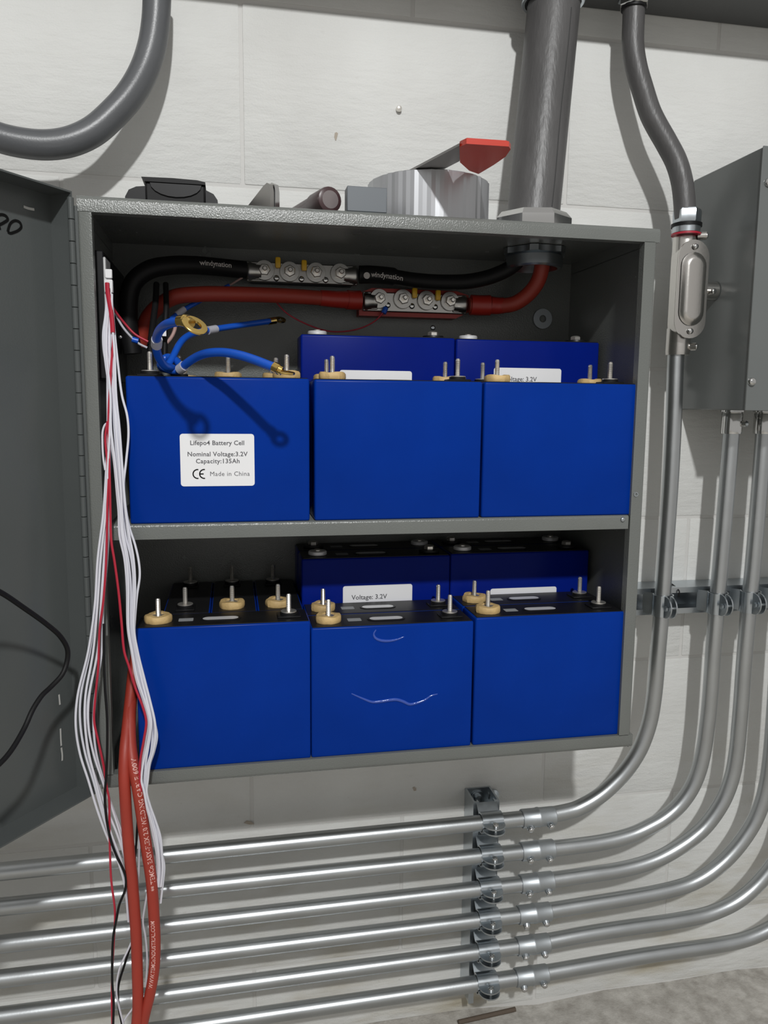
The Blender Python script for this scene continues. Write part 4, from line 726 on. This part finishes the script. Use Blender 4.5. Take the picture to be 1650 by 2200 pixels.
# lock nut and bushing under the cabinet top
hx = (.3345, -.083)
t = thing('conduit_bushing', 'round dark metal bushing under the cabinet top where the cables enter', 'bushing', (hx[0],hx[1],H-.095))
mb = MB(); vs = []; nn = 48
for z, f in ((H-.0735,1),(H-.0800,1)):
    for k in range(nn):
        r_ = .0345 + (.0035 if (k % 8) < 3 else 0); a = 2*PI*k/nn; vs.append((hx[0]+r_*math.cos(a), hx[1]+r_*math.sin(a), z))
fs = [(k,(k+1)%nn,nn+(k+1)%nn,nn+k) for k in range(nn)] + [tuple(range(nn)), tuple(range(2*nn-1,nn-1,-1))]
obj('lock_nut', mb.add(vs, fs), M_ZINC, t)
obj('bushing_ring', MB().ring(.0330,.0270,0,.0150,(hx[0],hx[1],H-.0950),(0,0,1),40,bev=.002), M_ZINC, t)
# S shaped hose
hs = [(0.4632,-0.046,1.3663),(0.4644,-0.046,1.3458),(0.4647,-0.046,1.3303),(0.4658,-0.046,1.3006),(0.471,-0.047,1.2753),(0.48,-0.049,1.2493),(0.4896,-0.051,1.2248),(0.4967,-0.053,1.2112),(0.5114,-0.057,1.1873),(0.5229,-0.061,1.1657),(0.5296,-0.065,1.1422),(0.533,-0.067,1.12),(0.5351,-0.068,1.0979)]
t = thing('flexible_conduit', 'dark grey conduit bending in an S above the metal conduit body', 'conduit', hs[-1])
obj('jacket', MB().tube(hs, .0130, 22, 8), M_HOSE2, t)
hexnut('gland_nut', zz-.008, zz+.0005, (hs[1][0],hs[1][1]), .0195, M_ZINC, t, ang=.3)
hexnut('gland_nut', zz-.0155, zz-.008, (hs[1][0],hs[1][1]), .0180, M_CHROME, t, ang=.05)
obj('gland_seal', MB().ring(.0150,.0126,-.0185,-.013,(hs[1][0],hs[1][1],zz),(0,0,1),28), M_BLACKM, t)
nb = Vector((0.5375,-0.068,1.1003))
hexnut('gland_nut', nb.z-.0085, nb.z+.0085, (nb.x,nb.y), .0168, M_ZINC, t, ang=.62)
obj('gland_seal', MB().ring(.0182,.012,-.0125,-.0085,(nb.x,nb.y,nb.z),(0,0,1),28), M_BLACKM, t)
obj('gland_collar', MB().lathe([(.0125,-.0205),(.0165,-.0195),(.0168,-.0125),(.0150,-.0120)], (nb.x,nb.y,nb.z), (0,0,1), 28), M_ZINC, t)
obj('red_gasket', MB().ring(.0176,.012,-.0222,-.0202,(nb.x,nb.y,nb.z),(0,0,1),28), M_REDW, t)
# hose at the left
hl = [(-0.0889,-0.04,1.3165),(-0.0895,-0.04,1.2979),(-0.0915,-0.041,1.2738),(-0.0959,-0.043,1.2491),(-0.1042,-0.046,1.2236),(-0.118,-0.051,1.1969),(-0.1368,-0.056,1.1725),(-0.1572,-0.06,1.1523),(-0.1783,-0.063,1.14),(-0.1989,-0.065,1.1342),(-0.2214,-0.067,1.133),(-0.2477,-0.069,1.1364),(-0.2735,-0.07,1.146),(-0.2986,-0.07,1.1642)]
t = thing('flexible_conduit', 'dark grey conduit curving down at the upper left of the wall', 'conduit', hl[8])
obj('jacket', MB().tube(hl, .0150, 24, 8), M_HOSE, t)
hexnut('gland_nut', zz-.009, zz+.0005, (hl[1][0],hl[1][1]), .0255, M_ZINC, t, ang=.3)
hexnut('gland_nut', zz-.0165, zz-.009, (hl[1][0],hl[1][1]), .0225, M_CHROME, t, ang=.05)
# conduit body
cx, cz = .5405, H-.1105
t = thing('conduit_fitting', 'oval cast metal conduit fitting with screwed cover between hose and pipe', 'fitting', (cx,-.06,cz-.06))
obj('body', MB().prism(oval(.1120,.0310), (cx,-.0805,cz), (0,0,1), (1,0,0), .0220).lathe([(.0145,-.078),(.0150,-.074),(.0148,-.045)], (cx,-.0600,cz), (0,0,1), 24).lathe([(.0150,.045),(.0150,.064),(.0145,.0685)], (cx,-.0620,cz), (0,0,1), 24), M_ALU, t)
obj('gasket', MB().prism(oval(.1165,.0400), (cx,-.0819,cz), (0,0,1), (1,0,0), .0016), M_BLACKM, t)
obj('cover', MB().prism(oval(.1180,.0412), (cx,-.0840,cz), (0,0,1), (1,0,0), .0022), M_ALU, t)
a = oval(.082,.0285); b = oval(.0735,.0200); n_ = len(a); yy = -.0854; mb = MB()
c0 = oval(.088,.0335)
vs = [(cx+y, yy+.0002, cz+x) for x, y in c0] + [(cx+y, yy-.0016, cz+x) for x, y in a] + [(cx+y, yy-.0052, cz+x) for x, y in oval(.0775,.0240)] + [(cx+y, yy-.0056, cz+x) for x, y in oval(.070,.0165)]
fs = [(k*n_+i, k*n_+(i+1)%n_, (k+1)*n_+(i+1)%n_, (k+1)*n_+i) for k in range(3) for i in range(n_)] + [tuple(3*n_+i for i in range(n_))]
obj('cover_boss', mb.add(vs, fs), M_ALU, t, 60)
for s_ in (1,-1): screw('cover_screw', (cx,-.0854,cz+s_*.0505), (0,-1,0), .0036, .0026, M_CHROME, t)
obj('set_screw_boss', MB().tube([(cx+.010,-.073,cz+.0655),(cx+.0185,-.0785,cz+.0655)], .0050, 12, 2), M_ALU, t)
screw('set_screw', (cx+.0185,-.0785,cz+.0655), (.84,-.54,0), .0038, .0022, M_CHROME, t)
obj('set_screw_boss', MB().tube([(cx+.009,-.0665,cz-.0680),(cx+.0165,-.0745,cz-.0680)], .0050, 12, 2), M_ALU, t)
screw('set_screw', (cx+.0165,-.0745,cz-.0680), (.72,-.69,0), .0040, .0022, M_CHROME, t)
obj('side_hub', MB().tube([(cx+.014,-.0640,cz+.002),(cx+.0435,-.0640,cz+.002)], .0118, 20, 2), M_ALU, t)
obj('set_screw_boss', MB().tube([(cx+.0315,-.0730,cz-.001),(cx+.0315,-.0810,cz-.001)], .0042, 12, 2), M_ALU, t)
screw('set_screw', (cx+.0315,-.0810,cz-.001), (.2,-.98,0), .0036, .0022, M_CHROME, t)
# grey box at the right
bx = .5850; by = -.1385
t = thing('junction_box', 'grey steel box at the right edge with a screwed front cover', 'box', (bx+.2,-.07,H-.2573))
obj('body', MB().box((bx,by,H-.2570),(bx+.42,-.001,H+.0420),.0010), M_BOX, t)
obj('cover', MB().box((bx-.0012,by-.0022,H-.2578),(bx+.42,by-.0002,H+.0428),.0008), M_BOX, t)
for p in ((0.5897,-0.1408,0.8985), (0.5928,-0.1408,1.1248)): screw('cover_screw', p, (0,-1,0), .0050, .0046, M_CHROME, t)

# ================================================================== STRUT CHANNELS
def channel(root, U, V, L0, L1, o, wd, dep):
    """C channel: o point on the wall, U along, V across, opening towards the room"""
    tk = .0025; lip = .0075
    poly = [(0,0),(wd,0),(wd,dep),(wd-lip,dep),(wd-lip,dep-.006),(wd-lip+.002,dep-.006),(wd-lip+.002,dep-tk),(wd-tk,dep-tk),(wd-tk,tk),(tk,tk),(tk,dep-tk),(lip-.002,dep-tk),(lip-.002,dep-.006),(lip,dep-.006),(lip,dep),(0,dep)]
    o = Vector(o); U = Vector(U); V = Vector(V); N = Vector((0,-1,0)); n_ = len(poly)
    vs = [o + V*a + N*b + U*L0 for a, b in poly] + [o + V*a + N*b + U*L1 for a, b in poly]
    # quads along, end caps built as strips
    fs = [(i,(i+1)%n_, n_+(i+1)%n_, n_+i) for i in range(n_)]
    for q in (0, n_):
        fs += [tuple(q+i for i in s) for s in ((0,1,8,9),(1,2,7,8),(2,3,6,7),(3,4,5,6),(0,9,10,15),(10,11,14,15),(11,12,13,14))]
    return obj('channel', MB().add(vs, fs), M_ZINC, root, 30)
vx0 = .2915
t = thing('strut_channel', 'upright slotted steel channel carrying the six level pipes', 'channel', (vx0+.018,0,H-1.075))
channel(t, (0,0,1), (1,0,0), H-1.078, H-.7805, (vx0,-.0005,0), .0365, .0400)
obj('anchor_bolt', MB().lathe([(.010,0),(.010,.002),(.0065,.0022),(.0065,.0075),(.003,.0085)], (vx0+.018,-.0035,H-.7945), (0,-1,0), 18), M_ZINC, t)
obj('anchor_bolt', MB().lathe([(.0075,0),(.0085,.001),(.0085,.0035),(.004,.007)], (vx0+.0405,-.0015,H-.7930), (0,-1,0), 16), M_ZINC, t)
hz0 = H-.5330
t = thing('strut_channel', 'level slotted steel channel carrying the upright pipes', 'channel', (.6,0,hz0))
channel(t, (1,0,0), (0,0,1), .4215, 1.35, (0,-.0005,hz0), .0365, .0400)
obj('clip_ring', MB().tube([(.5620,-.0395,hz0+.037),(.5700,-.030,hz0+.0385),(.5735,-.020,hz0+.0385),(.5740,-.043,hz0+.032),(.5738,-.0425,hz0+.024)], .0009, 6, 5), M_BLACKM, t)

# ================================================================== PIPES, COUPLINGS, CLAMPS
YP = -.0600; PR = .0103
ords = ['topmost','second from the top','third from the top','fourth from the top','fifth from the top','lowest']
rowz = [-.8003,-.8462,-.8935,-.9405,-.9885,-1.0365]; xc = [.3755,.3762,.3768,.3752,.3748,.3746]; rowe = [-.7990,-.8462,-.8930,-.9382,-.9845,-1.0312]; rowl = [-.8012,-.8465,-.8940,-.9390,-.9870,-1.0358]
def zpipe(i, x):
    f = max(-.4, min(1.0, (x+.05)/(xc[i]+.05))); return H + rowl[i] + (rowe[i]-rowl[i])*f
for i in range(6):
    o = obj('steel_pipe', MB().tube([(-.75,YP,zpipe(i,-.75)),(-.3,YP,zpipe(i,-.3)),(0,YP,zpipe(i,0)),(.2,YP,zpipe(i,.2)),(xc[i]-.001,YP,zpipe(i,xc[i]))], PR, 22, 2), M_EMT)
    tag(o, 'level galvanised pipe running left from the channel, %s of six' % ords[i], 'pipe', 'level pipes along the wall')
bends = [
 [(0.3771,-0.06,0.3233),(0.3983,-0.06,0.3239),(0.4109,-0.06,0.3253),(0.4261,-0.06,0.3285),(0.44,-0.06,0.3332),(0.4552,-0.06,0.3405),(0.469,-0.06,0.3493),(0.4828,-0.06,0.3608),(0.4964,-0.06,0.3743),(0.5085,-0.06,0.39),(0.5192,-0.06,0.4084),(0.5269,-0.06,0.4291),(0.5319,-0.06,0.4492),(0.5351,-0.06,0.4753),(0.5367,-0.06,0.5046),(0.5372,-0.06,0.5305),(0.5392,-0.06,0.6073),(0.5401,-0.06,0.6888),(0.541,-0.06,0.7687),(0.5402,-0.06,0.8529),(0.5383,-0.06,0.9322),(0.5385,-0.06,0.9479)],
 [(0.3783,-0.06,0.2744),(0.3976,-0.06,0.275),(0.4346,-0.06,0.2758),(0.4679,-0.06,0.2771),(0.4967,-0.06,0.2803),(0.5187,-0.06,0.2849),(0.5379,-0.06,0.2919),(0.5598,-0.06,0.3021),(0.5794,-0.06,0.3167),(0.5932,-0.06,0.3325),(0.6034,-0.06,0.3501),(0.6111,-0.06,0.3727),(0.6161,-0.06,0.4029),(0.6182,-0.06,0.4331),(0.6194,-0.06,0.4564),(0.6198,-0.06,0.4996),(0.6197,-0.06,0.5391),(0.6203,-0.06,0.5976),(0.6216,-0.06,0.6551),(0.6232,-0.06,0.7431),(0.6241,-0.06,0.8291),(0.6241,-0.06,0.8564)],
 [(0.3786,-0.06,0.2311),(0.3981,-0.06,0.2309),(0.4571,-0.06,0.2317),(0.4909,-0.06,0.2327),(0.5201,-0.06,0.2357),(0.5431,-0.06,0.2401),(0.5633,-0.06,0.2463),(0.5855,-0.06,0.2565),(0.6055,-0.06,0.2683),(0.6253,-0.06,0.2845),(0.6426,-0.06,0.3065),(0.6541,-0.06,0.3277),(0.6628,-0.06,0.356),(0.6668,-0.06,0.3886),(0.668,-0.06,0.4295),(0.6684,-0.06,0.4699),(0.6681,-0.06,0.5101),(0.6687,-0.06,0.5825),(0.6707,-0.06,0.6536),(0.6718,-0.06,0.7424),(0.6722,-0.06,0.8292),(0.6719,-0.06,0.8567)],
 [(0.3791,-0.06,0.1832),(0.3973,-0.06,0.1837),(0.4593,-0.06,0.1872),(0.5227,-0.06,0.19),(0.5567,-0.06,0.1923),(0.5873,-0.06,0.1957),(0.6109,-0.06,0.2008),(0.6336,-0.06,0.2103),(0.6546,-0.06,0.2243),(0.6732,-0.06,0.2415),(0.6901,-0.06,0.2624),(0.7045,-0.06,0.2865),(0.7141,-0.06,0.3138),(0.7191,-0.06,0.3427),(0.7215,-0.06,0.3843),(0.7216,-0.06,0.4256),(0.7206,-0.06,0.5137),(0.7186,-0.06,0.6521),(0.7161,-0.06,0.854)],
 [(0.3794,-0.06,0.1403),(0.3976,-0.06,0.1406),(0.4614,-0.06,0.1428),(0.5253,-0.06,0.1444),(0.5906,-0.06,0.1454),(0.6351,-0.06,0.1484),(0.6598,-0.06,0.154),(0.683,-0.06,0.1628),(0.7059,-0.06,0.1775),(0.7255,-0.06,0.1962),(0.7446,-0.06,0.2208),(0.7602,-0.06,0.2516),(0.769,-0.06,0.2887),(0.7727,-0.06,0.331),(0.7729,-0.06,0.3941),(0.7679,-0.06,0.598),(0.7613,-0.06,0.8542)],
 [(0.3792,-0.06,0.0913),(0.3976,-0.06,0.0915),(0.4638,-0.06,0.0943),(0.528,-0.06,0.0968),(0.5937,-0.06,0.098),(0.661,-0.06,0.0984),(0.703,-0.06,0.1017),(0.7328,-0.06,0.1096),(0.7565,-0.06,0.1199),(0.7798,-0.06,0.1362),(0.7995,-0.06,0.1583),(0.8153,-0.06,0.1896),(0.8236,-0.06,0.2327),(0.8272,-0.06,0.2903),(0.8265,-0.06,0.39),(0.8201,-0.06,0.5959),(0.8117,-0.06,0.8546)]]
for i, b_ in enumerate(bends):
    b_ = [(xc[i]+.001, YP, H+rowe[i])] + [p for p in b_ if p[0] > xc[i]+.045]
    o = obj('bent_pipe', MB().tube(b_, PR, 22, 5), M_EMT)
    tag(o, 'galvanised pipe sweeping upward at the right, %s of six at its foot' % ords[i], 'pipe', 'bent pipes at the right')
for i in range(6):
    z = H+rowe[i]; x = xc[i]
    t = thing('pipe_coupling', 'set screw coupling right of the upright channel, %s of six' % ords[i], 'coupling', (x,YP,z), 'pipe couplings')
    obj('sleeve', MB().lathe([(.0104,-.0232),(.0119,-.0230),(.0123,-.0222),(.0123,-.0028),(.0129,-.0014),(.0130,0),(.0129,.0014),(.0123,.0028),(.0123,.0222),(.0119,.0230),(.0104,.0232)], (x,YP,z), (1,0,0), 24, cap=False), M_COUP, t, 25)
    for s_ in (-1,1):
        a = random.uniform(-.25,.25); dv = Vector((.1*s_,-.80+a*.2,-.60-a)).normalized(); p = Vector((x+s_*.0125,YP,z))
        obj('screw_boss', MB().tube([p+dv*.0105, p+dv*.0145], .0050, 12, 2), M_ZINC, t)
        screw('set_screw', p+dv*.0145, dv, .0041, .0042, M_CHROME, t)
def clamp_parts():
    """strut clamp round a pipe along local X, channel face at local y = +.019, ears towards the room (-y)"""
    out = []
    wd = .0142
    def strap(sg):
        prof = [(.0205,.0150),(.0190,.0128),(.0100,.0116)]
        for k in range(0, 9):
            a = math.radians(60 - k*30*.60); 
        pts = [(.0195,.0165),(.0150,.0130)]
        for k in range(9):
            a = math.radians(40 + k*12.5); pts.append((.0118*math.cos(a), .0118*math.sin(a)))
        pts += [(-.0095,.0068),(-.0105,.0030)]
        mb = MB(); vs = []; fs = []; n_ = len(pts); tk = .0019
        for x in (-wd, wd):
            for (y, z) in pts: vs.append((x, y, sg*z))
            for (y, z) in pts:
                l = math.hypot(y, z); vs.append((x, y+tk*y/l*.6, sg*(z+tk*z/l)))
        for i in range(n_-1):
            fs += [(i,i+1,2*n_+i+1,2*n_+i),(n_+i,n_+i+1,3*n_+i+1,3*n_+i),(i,i+1,n_+i+1,n_+i),(2*n_+i,2*n_+i+1,3*n_+i+1,3*n_+i)]
        fs += [(0,n_,3*n_,2*n_),(n_-1,2*n_-1,4*n_-1,3*n_-1)]
        mb.add(vs, fs)
        ear = [(-wd,0)] + [(-wd*math.cos(a), -.0035-.0140*math.sin(a)) for a in [PI*k/12 for k in range(13)]] + [(wd,0)]
        mb.prism(ear, (0,-.0105,sg*.0030+(0 if sg > 0 else -.0018)), (1,0,0), (0,1,0), .0018)
        return mb
    out.append(('strap', strap(1).mesh('strap', M_ZINC))); out.append(('strap', strap(-1).mesh('strap', M_ZINC)))
    out.append(('bolt', MB().lathe([(.0040,0),(.0042,.001),(.0036,.0032),(.0012,.0036)], (0,-.0195,.0048), (0,0,1), 12).lathe([(.0019,-.013),(.0019,.004)], (0,-.0195,.0048), (0,0,1), 8).mesh('bolt', M_CHROME)))
    out.append(('nut', MB().lathe([(.0036,0),(.0036,.0030),(.003,.0034)], (0,-.0195,-.0085), (0,0,1), 6).mesh('nut', M_ZINC)))
    return out
CP = clamp_parts()
def clamp(label, loc, rot, grp):
    t = thing('strut_clamp', label, 'clamp', loc, grp); t.rotation_euler = rot
    for nm, me in CP: link(nm, me, t)
for i in range(6): clamp('pipe clamp on the upright channel, %s of six' % ords[i], (vx0+.0182,YP,zpipe(i,vx0+.0182)), (0,0,0), 'clamps on the upright channel')
vxs = [.5403,.6210,.6705,.7165]
for i, x in enumerate(vxs): clamp('pipe clamp on the level channel, ' + ['holding the pipe nearest the blue cells','second from the blue cells','third from the blue cells','at the right edge of the picture'][i], (x,YP,hz0+.0185), (0,PI/2,0), 'clamps on the level channel')
# connectors under the box
for i, x in enumerate((.6240,.6720,.7190)):
    t = thing('pipe_connector', 'shiny pipe connector under the grey box, ' + ['leftmost of the row','middle of the row','cut off by the picture edge'][i], 'connector', (x,YP,H-.285), 'pipe connectors under the grey box')
    obj('sleeve', MB().lathe([(.0106,-.0285),(.0128,-.0282),(.0132,-.0262),(.0132,-.0030),(.0120,-.0005),(.0148,0),(.0148,.0022),(.0105,.0024)], (x,YP,H-.2595), (0,0,1), 28, cap=False), M_CHROME, t)
    obj('screw_boss', MB().tube([(x+.0085,YP-.0095,H-.2745),(x+.0118,YP-.0135,H-.2745)], .0040, 12, 2), M_CHROME, t)
    screw('set_screw', (x+.0118,YP-.0135,H-.2745), (.64,-.77,0), .0034, .0026, M_ZINC, t)

# ================================================================== SMALL THINGS ON THE WALL AND FLOOR
o = obj('wall_anchor', MB().lathe([(.0030,0),(.0036,.001),(.0034,.005),(.0026,.0068),(.0008,.0074)], (0.1868,0,1.2213), (0,-1,0), 14), M_STUD); tag(o, 'lone small metal screw in the bare white wall', 'screw')
o = obj('steel_rod', MB().tube([[(0.37,-0.0183,0.0055)][0], [(0.2825,-0.0266,0.0055)][0]], .0032, 10, 2), mat('rusty_steel',(.10,.075,.055),.8,bump=.3,bscale=200)); tag(o, 'short rusty rod lying on the floor at the wall foot', 'rod')
M_STAIN = mat('rust_stain', (.40,.35,.29), .8)
def stain(pts):
    c = pts[0]; mb = MB().prism([(p[0]-c[0], p[2]-c[2]) for p in pts], (c[0],-.0004,c[2]), (1,0,0), (0,0,1), .0003)
    return obj('rust_stain', mb, M_STAIN, wall)
stain([(0.1097,0,1.1806),(0.1085,0,1.1847),(0.1091,0,1.189),(0.1113,0,1.1902),(0.113,0,1.1887),(0.1119,0,1.1844),(0.1108,0,1.1806)])
stain([(0.2169,-0,0.3487),(0.2195,0,0.3498),(0.2222,0,0.3476),(0.2222,0,0.3442),(0.219,0,0.3438)])
stain([(-0.0105,0,0.3196),(-0.0069,-0,0.3225),(-0.0008,-0,0.3206),(0.0028,0,0.3169),(-0.0033,0,0.3169)])
